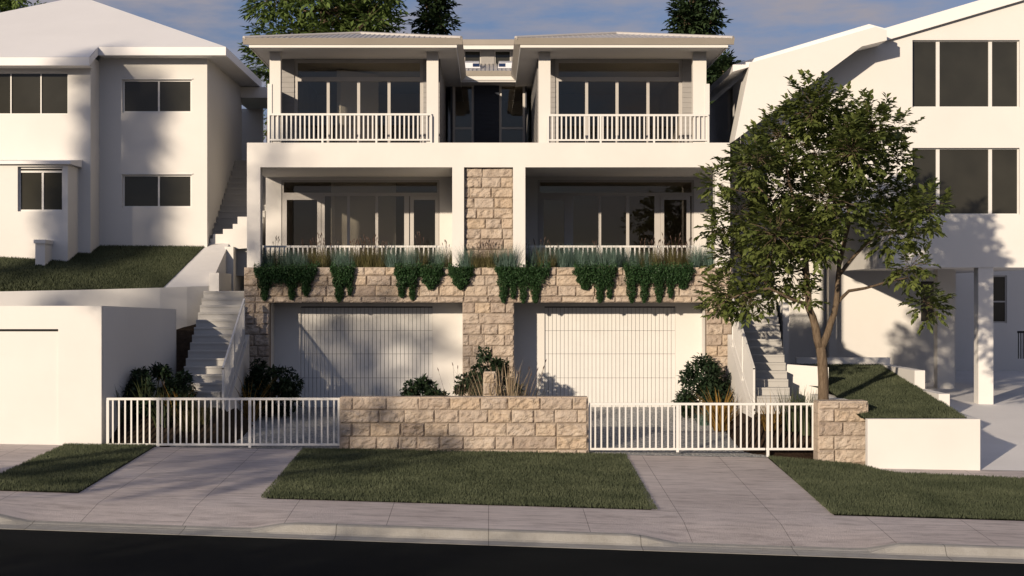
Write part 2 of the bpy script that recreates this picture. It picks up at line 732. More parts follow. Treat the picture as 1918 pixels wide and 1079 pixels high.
# kerb and gutter
mb = MB()
xs = lin(-40, 40, 320)
for x in xs:
    l_ = low(x)
    zt = gp(x, 27.06)
    zb = g(x, 26.9) - .15
    prof = [(27.06, zt), (26.93, zt - .004 - .01 * l_), (26.88, zt - .02 - .01 * l_), (26.80, zb + .018 * (1 - l_) + .012), (26.76, zb + .004), (26.42, zb - .012), (26.42, zb - .2)]
    mb.v += [(x, D, z) for D, z in prof]
n = 7
for i in range(len(xs) - 1):
    for j in range(n - 1):
        q = i * n + j
        mb.f.append((q + n, q, q + 1, q + n + 1))
single(mb, 'kerb', 'kerb_concrete', 'worn yellowish concrete kerb and gutter lowered at both driveways', 'kerb', kind='structure')

patch('footpath', [27.06, 27.3, 27.7, 28.0, 28.3, 28.8, 29.3], const(-40), const(40), gp, 'paving', 320, 0, 'grey concrete footpath with cut joints beside the kerb', 'footpath')
patch('driveway_crossing', lin(29.3, 36.0, 10), const(-7.05), lerp_table([(29.3, -3.81), (36, -3.91)]), g, 'paving', 8, 0,
      'grey concrete driveway crossing leading up to the left gate', 'driveway')
patch('driveway_crossing', lin(29.3, 36.0, 10), lerp_table([(29.3, 2.8), (36, 2.86)]), lerp_table([(29.3, 5.95), (36, 5.89)]), g, 'paving', 8, 0,
      'grey concrete driveway crossing leading up to the right gate', 'driveway')
patch('driveway_apron', lin(29.3, 36.3, 10), const(-30), const(-8.93), g, 'paving', 16, 0, 'grey concrete apron in front of the white garage', 'driveway')
lawn_r_back = lambda x: 36 if x < 5.9 else float(np.interp(x, [5.9, 7.3, 7.75, 7.95, 8.3, 12, 16, 30], [36.0, 35.3, 35.0, 34.35, 34.1, 33.55, 33.0, 32]))
mbp = MB()


def lawn_right_grid(name, mat, off, D_front, back, x0, x1, label, cat):
    m = MB()
    nx, nd = 48, 8
    for i in range(nx + 1):
        x = x0 + (x1 - x0) * (i / nx) ** 1.6
        for j in range(nd + 1):
            D = D_front(x) + (back(x) - D_front(x)) * j / nd
            m.v.append((x, D, g(x, D) + off))
    k = nd + 1
    for i in range(nx):
        for j in range(nd):
            q = i * k + j
            m.f.append((q, q + k, q + k + 1, q + 1))
    return tag(m.build(name, mat, None, True), label, cat, None, 'structure')


lawn_right_grid('verge_lawn', 'lawn_soil', 0.02, lambda x: 29.3, lawn_r_back, 5.93, 30, 'soil of the verge lawn at the right in front of the white wall', 'lawn')
lawn_right_grid('path_strip', 'paving', -.004, lawn_r_back, lambda x: max(lawn_r_back(x) + .05, 34.85), 5.93, 30,
                'grey concrete strip at the foot of the low white wall', 'path')
patch('verge_lawn', lin(29.3, 36.0, 8), lerp_table([(29.3, -3.81), (36, -3.91)]), lerp_table([(29.3, 2.8), (36, 2.86)]), g, 'lawn_soil', 8, .02,
      'soil of the verge lawn in front of the low sandstone wall', 'lawn')
patch('verge_lawn', lin(29.25, 36.1, 8), const(-8.93), const(-7.05), g, 'lawn_soil', 8, .02,
      'soil of the narrow verge lawn between the two left driveways', 'lawn')

# inside the boundary
patch('garden_bed', lin(36.0, 43.1, 10), const(-8.2), const(7.7), yard, 'mulch', 24, -.03, 'dark mulched garden bed behind the white gates', 'garden bed')
patch('gravel_driveway', lin(36.0, 43.0, 14), lerp_table([(36, -6.75), (37.2, -6.45), (40.4, -5.75), (43, -4.85)]), lerp_table([(36, -3.0), (41.9, -.66), (43, -.6)]), yard, 'gravel', 10, .004,
      'gravel driveway in front of the left garage door', 'driveway')
patch('gravel_driveway', lin(36.0, 43.0, 14), lerp_table([(36, 2.0), (41.9, .66), (43, .6)]), lerp_table([(36, 5.95), (42.2, 5.2), (43, 5.2)]), yard, 'gravel', 10, .004,
      'gravel driveway in front of the right garage door', 'driveway')
def bedz(x, D):
    y0 = yard(x, D) - .025
    top = .70 if x > 0 else .82
    k = max(0, min(1, (abs(x) - 5.45) / .5))
    t = max(0, min(1, (D - 36.15) / 1.5))
    t = t * t * (3 - 2 * t)
    return y0 + max(0, top - y0) * t * k


patch('planted_bed', lin(36.0, 39.6, 14), const(5.3), const(7.4), bedz, 'mulch', 16, 0, 'dark mulched bank at the foot of the right stair', 'garden bed')
patch('planted_bed', lin(36.0, 39.6, 14), const(-8.2), const(-5.3), bedz, 'soil', 16, 0, 'dark soil bank at the foot of the left stair', 'garden bed')
# bank left of the stair
bank = lerp_table([(36.4, .05), (38, .45), (40, 1.5), (42.0, 2.75), (43, 3.0)])
patch('garden_bank', lin(36.4, 43, 10), const(-8.5), const(-6.6), lambda x, D: bank(D) - .3, 'soil', 6, 0, 'steep dark planted bank between the white garage and the left stair', 'garden bed')
# right neighbour's paving
rz = lerp_table([(34.85, 0), (43.3, .86), (49.7, 1.12), (60, 1.2)])
patch('forecourt', lin(34.85, 57.2, 16), const(9.9), const(34), lambda x, D: g(x, 34.85) + rz(D), 'path_white', 20, 0,
      'pale concrete forecourt sloping up under the right house', 'paving')
patch('side_path', lin(42.6, 52, 6), const(6.1), const(9.9), lambda x, D: 1.0, 'path_white', 6, 0, 'pale concrete passage beside the right stair', 'path')


# ------------------------------------------------------------------ walls of the gardens
def stone_wall(name, x0, x1, y0, y1, z0, z1, rows, label, cat, seed):
    root = thing(name, label, cat, ((x0 + x1) / 2, y0, z0))
    rng = random.Random(seed)
    core = MB().box(x0 + .012, x1 - .012, y0 + .012, y1, z0, z1 - .012)
    core.build('core', 'mortar', root)
    m = MB()
    stone_face(m, x0, x1, z0, z1, y0, rows, rng=rng)
    # capping course seen from above and the ends
    x = x0
    while x < x1 - .01:
        xe = min(x1, x + rng.uniform(.4, .7))
        if x1 - xe < .15: xe = x1
        t = rng.uniform(.3, .8)
        b = len(m.v)
        m.box(x + .004, xe - .004, y0 - .01, y1 + .01, z1 - .02, z1 + .008)
        m.t += [t] * (len(m.v) - b)
        x = xe
    z = z0
    while z < z1 - .05:
        ze = min(z1 - .021, z + .27)
        for xx in (x0 - .012, x1 - .014):
            b = len(m.v)
            m.box(xx, xx + .026, y0 + .004, y1 - .004, z + .004, ze - .004)
            m.t += [rng.uniform(.2, .8)] * (len(m.v) - b)
        z = ze
    m.build('stone_facing', 'sandstone', root)
    return root


stone_wall('boundary_wall', X(637, 36), X(1101, 36), 36.0, 36.4, -.3, Z(744.5, 36), [.262, .28, .285, .275, .2],
           'low sandstone front wall of rock faced blocks between the two white gates', 'wall', 3)
stone_wall('gate_pillar', X(1533, 35.6), X(1625, 35.6), 35.6, 36.1, -.5, Z(752, 35.6), [.16, .27, .29, .29, .28],
           'square sandstone pillar at the foot of the street tree', 'pillar', 4)
stone_wall('letterbox_pillar', X(906, 37.6), X(928, 37.6), 37.6, 37.86, -.1, Z(697, 37.6), [.24, .26, .25],
           'slim sandstone letterbox pillar standing behind the low front wall', 'pillar', 5)

white = lambda mb, name, label, cat='wall': single(mb, name, 'render_neighbour', label, cat)
# low wall and the stepped retaining wall running back along the raised lawn
xr = X(1836, 34.8)
m = MB()
m.box(X(1625, 34.8), xr, 34.8, 35.0, -.9, Z(785, 34.8))
m.box(xr - .24, xr, 35.0, 37.1, -.9, Z(785, 34.8))
m.box(xr - .24, xr, 37.1, 39.2, -.9, Z(738, 37.1))
m.box(xr - .24, xr, 39.2, 42.6, -.9, Z(694, 39.2))
m.box(X(1492, 42.6), xr, 42.6, 42.8, -.3, Z(670, 42.6))
white(m, 'retaining_wall', 'low white rendered wall right of the sandstone pillar stepping up behind the raised lawn')
m = MB()
m.hexa([(X(1467, 39.5), 39.5, -.2), (X(1552, 39.1), 39.1, -.2), (X(1552, 39.1), 39.3, -.2), (X(1467, 39.5), 39.7, -.2),
        (X(1467, 39.5), 39.5, Z(682, 39.5)), (X(1552, 39.1), 39.1, Z(688, 39.1)), (X(1552, 39.1), 39.3, Z(688, 39.1)), (X(1467, 39.5), 39.7, Z(682, 39.5))])
m.box(7.40, X(1552, 39.1), 36.12, 39.1, -.4, 1.06)
white(m, 'retaining_wall', 'white rendered wall at the foot of the right stair behind the tree trunk')


def lawn_raised(x, D):
    t = (D - 34.95) / (42.6 - 34.95)
    return .80 + .80 * t


patch('raised_lawn', lin(34.98, 42.6, 8), lerp_table([(34.95, 7.65), (39, 7.7), (39.4, 7.0), (42.6, 7.6)]), const(xr - .22), lawn_raised, 'lawn_soil', 8, -.01,
      'soil of the raised lawn behind the low white wall', 'lawn')

# left: curved retaining wall, lawn, path
RW = [(-140, 39.2, 548), (-60, 39.7, 547), (0, 40.0, 546), (75, 40.4, 544.5), (150, 40.85, 543), (225, 41.35, 541), (300, 41.9, 539), (350, 42.4, 537), (392, 42.95, 535.5)]
RWp = [(X(px, D), D, Z(py, D)) for px, D, py in RW]
m = MB()
for x, D, z in RWp:
    m.v += [(x, D, .8), (x, D, z), (x - .05, D + .2, z), (x - .05, D + .2, .8)]
for i in range(len(RWp) - 1):
    q = i * 4
    for j in range(3):
        m.f.append((q + j, q + j + 4, q + j + 5, q + j + 1)[::-1])
m.f.append((len(m.v) - 4, len(m.v) - 3, len(m.v) - 2, len(m.v) - 1))
white(m, 'retaining_wall', 'long curved white retaining wall below the left house lawn')


def lawnL(u, v):   # u 0..1 left to right, v 0..1 front to back
    k = u * 6.001
    i = min(5, int(k)); t = k - i
    a, b = RWp[i], RWp[i + 1]
    fx, fd, fz = [a[j] + (b[j] - a[j]) * t for j in range(3)]
    fd += .18
    bx, bd, bz = -16.5 + (X(385, 45) + 16.5) * u, 45.1, Z(457, 45)
    s = v ** (.5 + .5 * u * u)
    return (fx + (bx - fx) * v, fd + (bd - fd) * v, fz - .03 + (bz - fz) * s)


m = MB()
for j in range(11):
    for i in range(25):
        m.v.append(lawnL(i / 24, j / 10))
for j in range(10):
    for i in range(24):
        q = j * 25 + i
        m.f.append((q, q + 1, q + 26, q + 25))
single(m, 'sloping_lawn', 'lawn_soil', 'soil of the sloping lawn below the left house', 'lawn', kind='structure', smooth=True)
m = MB()
b0, b1 = Vector((X(392, 42.95), 42.95, Z(536, 42.95) - .02)), Vector((-6.9, 45.35, 4.72))
for q in range(11):
    v_ = q / 10
    a_ = Vector(lawnL(1, v_)) + Vector((0, 0, -.01))
    b_ = b0.lerp(b1, v_)
    b_.z = b0.z + (b1.z - b0.z) * v_
    m.v += [tuple(a_), tuple(b_), (b_.x, b_.y, b_.z - 1.5)]
for q in range(10):
    k = q * 3
    m.f += [(k, k + 1, k + 4, k + 3), (k + 1, k + 2, k + 5, k + 4)]
a1 = Vector(lawnL(1, 1))
m.face(a1, b1, (-6.9, 46, 4.85), (-7.43, 46, 4.85))
single(m, 'garden_path', 'path_white', 'pale concrete path climbing beside the left lawn', 'path', kind='structure')
m = MB()
m.box(X(392, 42.9), X(410, 42.9), 42.9, 45.0, 2.2, Z(511, 42.9))
m.box(X(421, 45), X(437, 45), 45.0, 47.5, 2.2, Z(462, 45))
k = 45.3
m.prism([(X(394, k), 4.5), (X(463, k), 4.58), (X(463, k), Z(406, k)), (X(445, k), Z(406, k)), (X(445, k), Z(419.6, k)), (X(436, k), Z(419.6, k)),
         (X(436, k), Z(429, k)), (X(417.6, k), Z(429, k)), (X(417.6, k), Z(438.5, k)), (X(399, k), Z(438.5, k)), (X(399, k), Z(447, k)), (X(394, k), Z(447, k))], k, k + .2)
white(m, 'retaining_wall', 'white wall with stepped top at the head of the left stair')


# ------------------------------------------------------------------ stairs
def stair(name, label, n, D0, tread, z0, riser, xa, xb, mat='stair_concrete'):
    root = thing(name, label, 'stair', ((xa(0) + xb(0)) / 2, D0, z0))
    for i in range(n):
        y0 = D0 + tread * i
        z = z0 + riser * (i + 1)
        m = MB().hexa([(xa(i), y0, z - riser - .9), (xb(i), y0, z - riser - .9), (xb(i), y0 + tread - .001, z - riser - .9), (xa(i), y0 + tread - .001, z - riser - .9),
                       (xa(i), y0, z), (xb(i), y0, z), (xb(i), y0 + tread - .001, z), (xa(i), y0 + tread - .001, z)])
        # slightly proud nosing
        m.box(xa(i) + .002, xb(i) - .002, y0 - .018, y0 - .001, z - .045, z + .002)
        m.build('step', mat, root)
    m = MB().box(xa(n), xb(n), D0 + tread * n, D0 + tread * n + 1.6, z0 + riser * n - .8, z0 + riser * n)
    m.build('landing', mat, root)
    return root


stair('concrete_stair', 'concrete garden stair climbing between the white garage and the left stone pier', 14, 38.0, .34, 1.0, .1735,
      lambda i: -6.94 - .012 * i, lambda i: -5.99 - .005 * i)
stair('concrete_stair', 'concrete garden stair climbing behind the street tree', 15, 37.7, .34, .72, .1735,
      lambda i: 5.99 + .005 * i, lambda i: 6.72 + .03 * i)
stair('concrete_stair', 'shaded upper stair climbing along the side of the left house', 14, 45.52, .33, 4.75, .18, lambda i: -7.42, lambda i: -6.15)


def stair_rail(sx, label):
    x = 5.92 * sx
    root = thing('stair_balustrade', label, 'balustrade', (x, 38.0, 1.0))
    D0, D1 = 38.0, 41.28
    zt = lambda D: 1.72 + (3.25 - 1.72) * (D - D0) / (D1 - D0)
    zb = lambda D: .74 + (2.24 - .74) * (D - D0) / (D1 - D0)
    t = .022
    m = MB()
    m.hexa([(x - t, D0, zt(D0) - .05), (x + t, D0, zt(D0) - .05), (x + t, D1, zt(D1) - .05), (x - t, D1, zt(D1) - .05),
            (x - t, D0, zt(D0)), (x + t, D0, zt(D0)), (x + t, D1, zt(D1)), (x - t, D1, zt(D1))])
    m.build('top_rail', 'painted_metal', root)
    m = MB()
    m.hexa([(x - t, D0, zb(D0)), (x + t, D0, zb(D0)), (x + t, D1, zb(D1)), (x - t, D1, zb(D1)),
            (x - t, D0, zb(D0) + .05), (x + t, D0, zb(D0) + .05), (x + t, D1, zb(D1) + .05), (x - t, D1, zb(D1) + .05)])
    m.build('bottom_rail', 'painted_metal', root)
    for D in (D0, (D0 + D1) / 2, D1 - .05):
        MB().box(x - .025, x + .025, D, D + .05, zb(D) - .5, zt(D) - .02).build('post', 'painted_metal', root)
    D = D0 + .12
    while D < D1 - .08:
        MB().box(x - .008, x + .008, D, D + (.075 if sx > 0 else .035), zb(D) + .03, zt(D) - .03).build('baluster', 'painted_metal', root)
        D += .098
    # concrete stringer below
    m = MB().hexa([(x - .05, D0 + .02, -.1), (x + .05, D0 + .02, -.1), (x + .05, 41.85, -.1), (x - .05, 41.85, -.1),
                   (x - .05, D0 + .02, .60), (x + .05, D0 + .02, .60), (x + .05, 41.85, 2.36), (x - .05, 41.85, 2.36)])
    m.build('stringer', 'render_white', root)


stair_rail(-1, 'white slatted balustrade along the left garden stair')
stair_rail(1, 'white slatted balustrade along the right garden stair')
single(MB().box(X(1455, 42.9), X(1466, 42.9), 42.0, 44.5, 1.5, Z(566, 42.9)), 'side_wall', 'render_neighbour', 'narrow white wall end at the head of the right stair', 'wall')


# ------------------------------------------------------------------ gates
def gate(name, label, cat, px0, px1, D, ty, by, thick, feet, sp, group=None, ends=(1, 1)):
    x0, x1 = X(px0, D), X(px1, D)
    zt, zb = Z(ty, D), Z(by, D)
    root = thing(name, label, cat, ((x0 + x1) / 2, D, zb), group)
    MB().box(x0, x1, D - .025, D + .025, zt - .05, zt).build('top_rail', 'painted_metal', root)
    MB().box(x0, x1, D - .025, D + .025, zb, zb + .045).build('bottom_rail', 'painted_metal', root)
    for px, foot in thick:
        x = X(px, D)
        MB().box(x - .028, x + .028, D - .027, D + .027, foot, zt - .051 if foot > zb - 5 else zt).build('post', 'painted_metal', root)
    n = round((x1 - x0) / sp)
    src = None
    tx = [X(p, D) for p, _ in thick]
    for i in range(1, n):
        x = x0 + (x1 - x0) * i / n
        if any(abs(x - t) < .05 for t in tx): continue
        if src is None:
            src = MB().box(-.017, .017, -.012, .012, 0, zt - .05 - zb - .045).build('baluster', 'painted_metal')
            o = src
        else:
            o = src.copy(); C.objects.link(o)
        o.parent = root
        o.location = Vector((x, D, zb + .045)) - root.location
    return root


D = 36.1
gate('sliding_gate', 'long white slatted gate beside the white garage', 'gate', 200, 637, D, 745, 834.5,
     [(202, Z(834.5, D) - .02), (296, Z(838.5, D)), (468, Z(838.5, D)), (635, Z(834, D))], 1, .1305)
gate('sliding_gate', 'white slatted gate across the right gravel driveway', 'gate', 1103.5, 1433, D, 754.5, 843,
     [(1105, Z(843, D)), (1269, Z(847, D))], 1, .1285)
gate('fence_panel', 'short white slatted fence panel between the right gate and the sandstone pillar', 'fence', 1434.5, 1533, D, 754.5, 843,
     [(1438, Z(860, D)), (1530.5, Z(860, D))], 1, .1285)


# ------------------------------------------------------------------ window helper
def window(parent, x0, x1, z0, z1, y, mull=(), trans=(), fw=.05, pane='glass', fmat='frame_paint', name='window', deep=.06, pane_off=.035, label=None):
    m = MB()
    ys, ye = y, y + deep
    m.box(x0, x0 + fw, ys, ye, z0, z1).box(x1 - fw, x1, ys, ye, z0, z1)
    m.box(x0 + fw, x1 - fw, ys, ye, z1 - fw, z1).box(x0 + fw, x1 - fw, ys, ye, z0, z0 + fw)
    tz = [t if isinstance(t, tuple) else (t, fw) for t in trans]
    cuts = [z0 + fw] + sorted(sum(([t - w_ / 2, t + w_ / 2] for t, w_ in tz), [])) + [z1 - fw]
    for t, w_ in tz:
        m.box(x0 + fw, x1 - fw, ys + .002, ye - .002, t - w_ / 2, t + w_ / 2)
    lo_top = cuts[1]
    mx = [u if isinstance(u, tuple) else (u, fw) for u in mull]
    for u, w_ in mx:
        m.box(u - w_ / 2, u + w_ / 2, ys + .004, ye - .004, z0 + fw, lo_top)
    f = m.build(name, fmat, parent)
    if label: f['label'] = label
    edges = [x0 + fw] + sorted(sum(([u - w_ / 2, u + w_ / 2] for u, w_ in mx), [])) + [x1 - fw]
    for a, b in zip(edges[::2], edges[1::2]):
        MB().box(a - .004, b + .004, y + pane_off, y + pane_off + .006, z0 + fw - .004, lo_top + .004).build('pane', pane, f)
    for a, b in list(zip(cuts[::2], cuts[1::2]))[1:]:
        MB().box(x0 + fw - .004, x1 - fw + .004, y + pane_off, y + pane_off + .006, a - .004, b + .004).build('pane', pane, f)
    return f


# ------------------------------------------------------------------ the duplex
H = thing('duplex_house', 'pale two storey duplex with balconies over a sandstone garage level and low hipped roofs', 'house', (0, 42, 0))
F0 = 42.0
st = MB()
rngs = random.Random(21)
zl, ztop = Z(567, F0), Z(500.5, F0)
SX = [X(p, F0) for p in (457, 505, 866, 963, 1323, 1372)]
stone_face(st, SX[0], SX[5], zl, ztop, F0, [.205, .257, .262, .155], rng=rngs)
for a, b in ((SX[0], SX[1]), (SX[2], SX[3]), (SX[4], SX[5])):
    stone_face(st, a, b, .1, zl, F0, [.262, .27, .26, .275], rng=rngs, lens=(.3, .6))
stone_face(st, X(869, 42.22), X(961, 42.22), ztop - .05, Z(312, F0), 42.22, [.255, .26, .25], rng=rngs, lens=(.34, .62))
st.build('stone_cladding', 'sandstone', H)
m = MB()
m.box(SX[0] + .015, SX[5] - .015, F0 + .012, F0 + .36, zl + .004, ztop - .004)
for a, b in ((SX[0], SX[1]), (SX[2], SX[3]), (SX[4], SX[5])):
    m.box(a + .01, b - .01, F0 + .012, F0 + .34, -.2, zl + .003)
m.box(X(869, F0) - .05, X(961, F0) + .05, 42.232, 42.42, ztop - .3, Z(313, F0) + .02)
m.build('stone_core', 'mortar', H)
# garage recesses
RB = 43.05
m = MB()
dl = (X(563, RB), X(810, RB)); dr = (X(1020, RB), X(1265, RB)); dz = (.3, Z(574, RB))
m.wall(-5.98, 5.98, -.2, 3.3, RB, RB + .2, [(dl[0], dl[1], -.21, dz[1]), (dr[0], dr[1], -.21, dz[1])])
for a, b in ((SX[0] + .03, SX[1] - .02), (SX[2] + .02, SX[3] - .02), (SX[4] + .02, SX[5] - .03)):
    m.box(a, b, F0 + .342, RB - .001, -.2, zl + .02)
m.box(-5.98, 5.98, F0 + .362, 46, 3.302, 3.56)
m.box(-5.98, -5.75, RB + .2, 54, -.2, 3.3).box(5.75, 5.98, RB + .2, 54, -.2, 3.3)
m.build('garage_wall', 'render_white', H)
for (a, b) in (dl, dr):
    gd = MB().box(a + .002, b - .002, RB + .10, RB + .13, .2, dz[1] - .002).build('garage_door', 'groove', H)
    zs = [.28, Z(708, RB), Z(663, RB), Z(619.5, RB), dz[1] - .03]
    n = 33
    for z0, z1 in zip(zs, zs[1:]):
        m = MB()
        for i in range(n):
            xa, xb = a + (b - a) * i / n, a + (b - a) * (i + 1) / n
            m.box(xa + .0045, xb - .0045, RB + .045, RB + .099, z0 + .004, z1 - .004)
        m.build('door_panel', 'painted_metal', gd)
# planter
m = MB().box(-5.98, 5.98, F0 + .365, 42.95, ztop - .14, ztop - .05)
m.build('planter_soil', 'soil', H)
# frame: slab band, columns
zc, zs_ = Z(313, F0), Z(267, F0)
m = MB()
fy = F0 + .05
m.box(X(462, F0), X(1368, F0), fy, 45.6, zc, zs_)
m.box(-5.96, 5.96, 45.6, 52.5, zc, zs_ - .02)
for a, b in ((462, 487), (847, 869), (961, 984), (1340, 1368)):
    m.box(X(a, F0), X(b, F0), fy, fy + .42, ztop - .2, zc)
m.box(X(847, F0) + .002, X(984, F0) - .002, 42.48, 45.58, 3.3, zc)
m.build('concrete_frame', 'render_white', H)
# lower back wall and windows
LB = 45.6
zf, zt_ = 3.6, 6.484
cl = Z(337, LB)
wl = (X(527, LB), X(823, LB)); wr = (X(1007, LB), X(1300, LB))
MB().wall(-5.96, -.86, zf, zt_, LB, LB + .2, [(wl[0], wl[1], zf - .01, cl)]).build('back_wall', 'render_white', H)
MB().wall(.86, 5.96, zf, zt_, LB, LB + .2, [(wr[0], wr[1], zf - .01, cl)]).build('back_wall', 'render_white', H)
m = MB().box(-5.96, 5.96, 42.96, 45.58, 3.5, 3.6)
m.build('balcony_floor', 'stair_concrete', H)
hz = (Z(364, LB), .09)
window(H, wl[0], wl[1], zf, cl, LB + .03, [(X(603, LB), .14), (X(652.5, LB), .075), (X(705.5, LB), .075), (X(761.5, LB), .13)], [hz], .06)
window(H, wr[0], wr[1], zf, cl, LB + .03, [(X(1068, LB), .16), (X(1123.5, LB), .075), (X(1176, LB), .08), (X(1231.5, LB), .15)], [hz], .06)
# stiles of the hinged doors
for px0, px1 in ((530, 601), (768, 822), (1011, 1064), (1237, 1293)):
    m = MB()
    a, b = X(px0, LB), X(px1, LB)
    zt2 = hz[0] - .047
    m.box(a, a + .1, LB + .012, LB + .029, zf + .03, zt2).box(b - .1, b, LB + .012, LB + .029, zf + .03, zt2)
    m.box(a + .1, b - .1, LB + .012, LB + .029, zt2 - .1, zt2).box(a + .1, b - .1, LB + .012, LB + .029, zf + .03, zf + .25)
    m.build('glazed_door', 'frame_paint', H)


def room(x0, x1, y0, y1, z0, z1):
    m = MB()
    m.face((x0, y0, z0), (x0, y1, z0), (x0, y1, z1), (x0, y0, z1))
    m.face((x1, y0, z0), (x1, y0, z1), (x1, y1, z1), (x1, y1, z0))
    m.face((x0, y1, z0), (x1, y1, z0), (x1, y1, z1), (x0, y1, z1))
    m.face((x0, y0, z1), (x0, y1, z1), (x1, y1, z1), (x1, y0, z1))
    r = m.build('interior_room', 'interior', H)
    MB().face((x0, y0, z0), (x1, y0, z0), (x1, y1, z0), (x0, y1, z0)).build('room_floor', 'interior_floor', r)
    return r


room(-5.9, -.9, LB + .21, 51.5, zf + .01, zt_ - .01)
room(.9, 5.9, LB + .21, 51.5, zf + .01, zt_ - .01)


def partition(p0, d0, p1, d1, z0, z1):
    a, b = X(p0, d0), X(p1, d1)
    MB().hexa([(a, d0, z0), (a + .1, d0, z0), (b + .1, d1, z0), (b, d1, z0), (a, d0, z1), (a + .1, d0, z1), (b + .1, d1, z1), (b, d1, z1)]).build('partition_wall', 'render_white', H)


partition(620, 46.2, 735, 47.4, zf + .02, zt_ - .02)
partition(631, 45.2, 702, 46.1, 6.97, 9.3)
m = MB().box(-5.96, -5.901, LB + .2, 54, 3.3, zt_).box(5.901, 5.96, LB + .2, 54, 3.3, zt_).box(-5.9, 5.9, 51.6, 51.7, 3.3, zt_)
m.build('side_wall', 'render_white', H)


def balustrade(parent, x0, x1, y, zb, zt, posts, sp, drop):
    b = MB().box(x0, x1, y - .022, y + .022, zt - .05, zt).box(x0, x1, y - .02, y + .02, zb, zb + .04)
    for p in posts:
        b.box(p - .024, p + .024, y - .024, y + .024, drop, zt - .049)
    o = b.build('balustrade', 'painted_metal', parent)
    n = round((x1 - x0) / sp)
    src = None
    for i in range(1, n):
        x = x0 + (x1 - x0) * i / n
        if any(abs(x - p) < .045 for p in posts): continue
        if src is None:
            src = MB().box(-.018, .018, -.01, .01, 0, zt - .05 - zb - .04).build('baluster', 'painted_metal')
            q = src
        else:
            q = src.copy(); C.objects.link(q)
        q.parent = o
        q.location = Vector((x, y, zb + .04)) - wloc(o)
    return o


yb = 42.14
balustrade(H, X(503, yb), X(808, yb), yb, Z(263.5, yb), Z(212.5, yb), [X(p, yb) for p in (503.5, 604, 705, 807.5)], .1127, zs_)
balustrade(H, X(1026, yb), X(1327, yb), yb, Z(264, yb), Z(214, yb), [X(p, yb) for p in (1026.5, 1125, 1225, 1326.5)], .1127, zs_)
yb = 43.0
for a, b in ((489, 846), (986, 1339)):
    balustrade(H, X(a, yb), X(b, yb), yb, 3.66, Z(460, yb), [X(a + 2, yb), X((a + b) / 2, yb), X(b - 2, yb)], .118, 3.6)
# privacy screens at the outer ends of the upper balconies
m = MB()
for sx in (-1, 1):
    xa = 5.36 * sx
    MB().box(xa, xa + .11 * sx, 42.17, 44.3, zs_, Z(157, 42.17)).build('privacy_screen', 'painted_metal', H)
# upper columns
UC = 42.2
for a, b in ((505, 525.5), (799, 821), (1009, 1031), (1298, 1323)):
    MB().box(X(a, UC), X(b, UC), UC, UC + .27, zs_ - .3, 9.37).build('column', 'render_white', H)


def siding(m, x0, x1, z0, z1, y, axis='y', step=.13, side=1):
    z = z0
    while z < z1 - .01:
        ze = min(z1, z + step)
        if axis == 'y':
            m.face((x0, y - .016, z), (x1, y - .016, z), (x1, y - .003, ze), (x0, y - .003, ze))
            m.face((x0, y - .003, z), (x1, y - .003, z), (x1, y - .016, z), (x0, y - .016, z))
        else:   # wall running in depth: x0,x1 are depths, y is the x of the wall
            o1, o2 = .016 * side, .003 * side
            m.face((y + o1, x0, z), (y + o1, x1, z), (y + o2, x1, ze), (y + o2, x0, ze))
            m.face((y + o2, x0, z), (y + o2, x1, z), (y + o1, x1, z), (y + o1, x0, z))
        z = ze


UB = 43.55
zu, ze_ = 6.95, 9.40
for s in (-1, 1):
    pr = (lambda a, b: (a, b)) if s < 0 else (lambda a, b: (b, a))
    xo, xi = 5.3 * s, 1.25 * s
    f0, f1 = (X(551, UB), X(793, UB)) if s < 0 else (X(1040, UB), X(1278, UB))
    lo_, hi_ = min(xo, xi), max(xo, xi)
    m = MB()
    m.box(lo_ + .02, f0, UB, UB + .15, zu, ze_).box(f1, hi_ - .02, UB, UB + .15, zu, ze_)
    m.box(xo, xo - .15 * s, UB + .15, 56, zu, ze_).box(xi, xi + .15 * s, UB + .15, 56, zu, ze_)
    siding(m, lo_, f0, zu, ze_, UB)
    siding(m, f1, hi_, zu, ze_, UB)
    siding(m, UB, 50, zu, ze_, xi, 'x', side=-s)
    m.build('weatherboard_wall', 'siding', H)
    bz = Z(148, UB)
    mu = [X(p, UB) for p in ((614.5, 671.5, 728.5) if s < 0 else (1099, 1156, 1214))]
    window(H, f0, f1, zu, Z(111.5, UB), UB + .03, [(u, .075) for u in mu], [(bz, .11)], .085)
    rr = room(lo_ + .17, hi_ - .17, UB + .16, 51, zu + .01, ze_ - .02)
    # pendant rail light seen through the glass
# link between the wings
LK = 49.2
m = MB().wall(-1.1, 1.1, zu, ze_, LK, LK + .15, [(X(848, LK), X(888, LK), zu - .01, Z(157, LK)), (X(935, LK), X(985, LK) - .02, zu - .01, Z(157, LK))])
siding(m, X(888, LK), X(935, LK), zu, Z(157, LK), LK)
siding(m, X(985, LK) - .02, 1.1, zu, Z(157, LK), LK)
m.build('dark_weatherboard_wall', 'siding_navy', H)
window(H, X(848, LK), X(888, LK), zu, Z(157, LK), LK + .03, [], [(Z(240, LK), .06)], .07, name='entry_door')
window(H, X(935, LK), X(985, LK) - .02, zu, Z(157, LK), LK + .03, [], [(Z(240, LK), .06)], .07, name='entry_door')
room(-1.1, 1.1, LK + .16, 53, zu + .01, ze_ - .02)
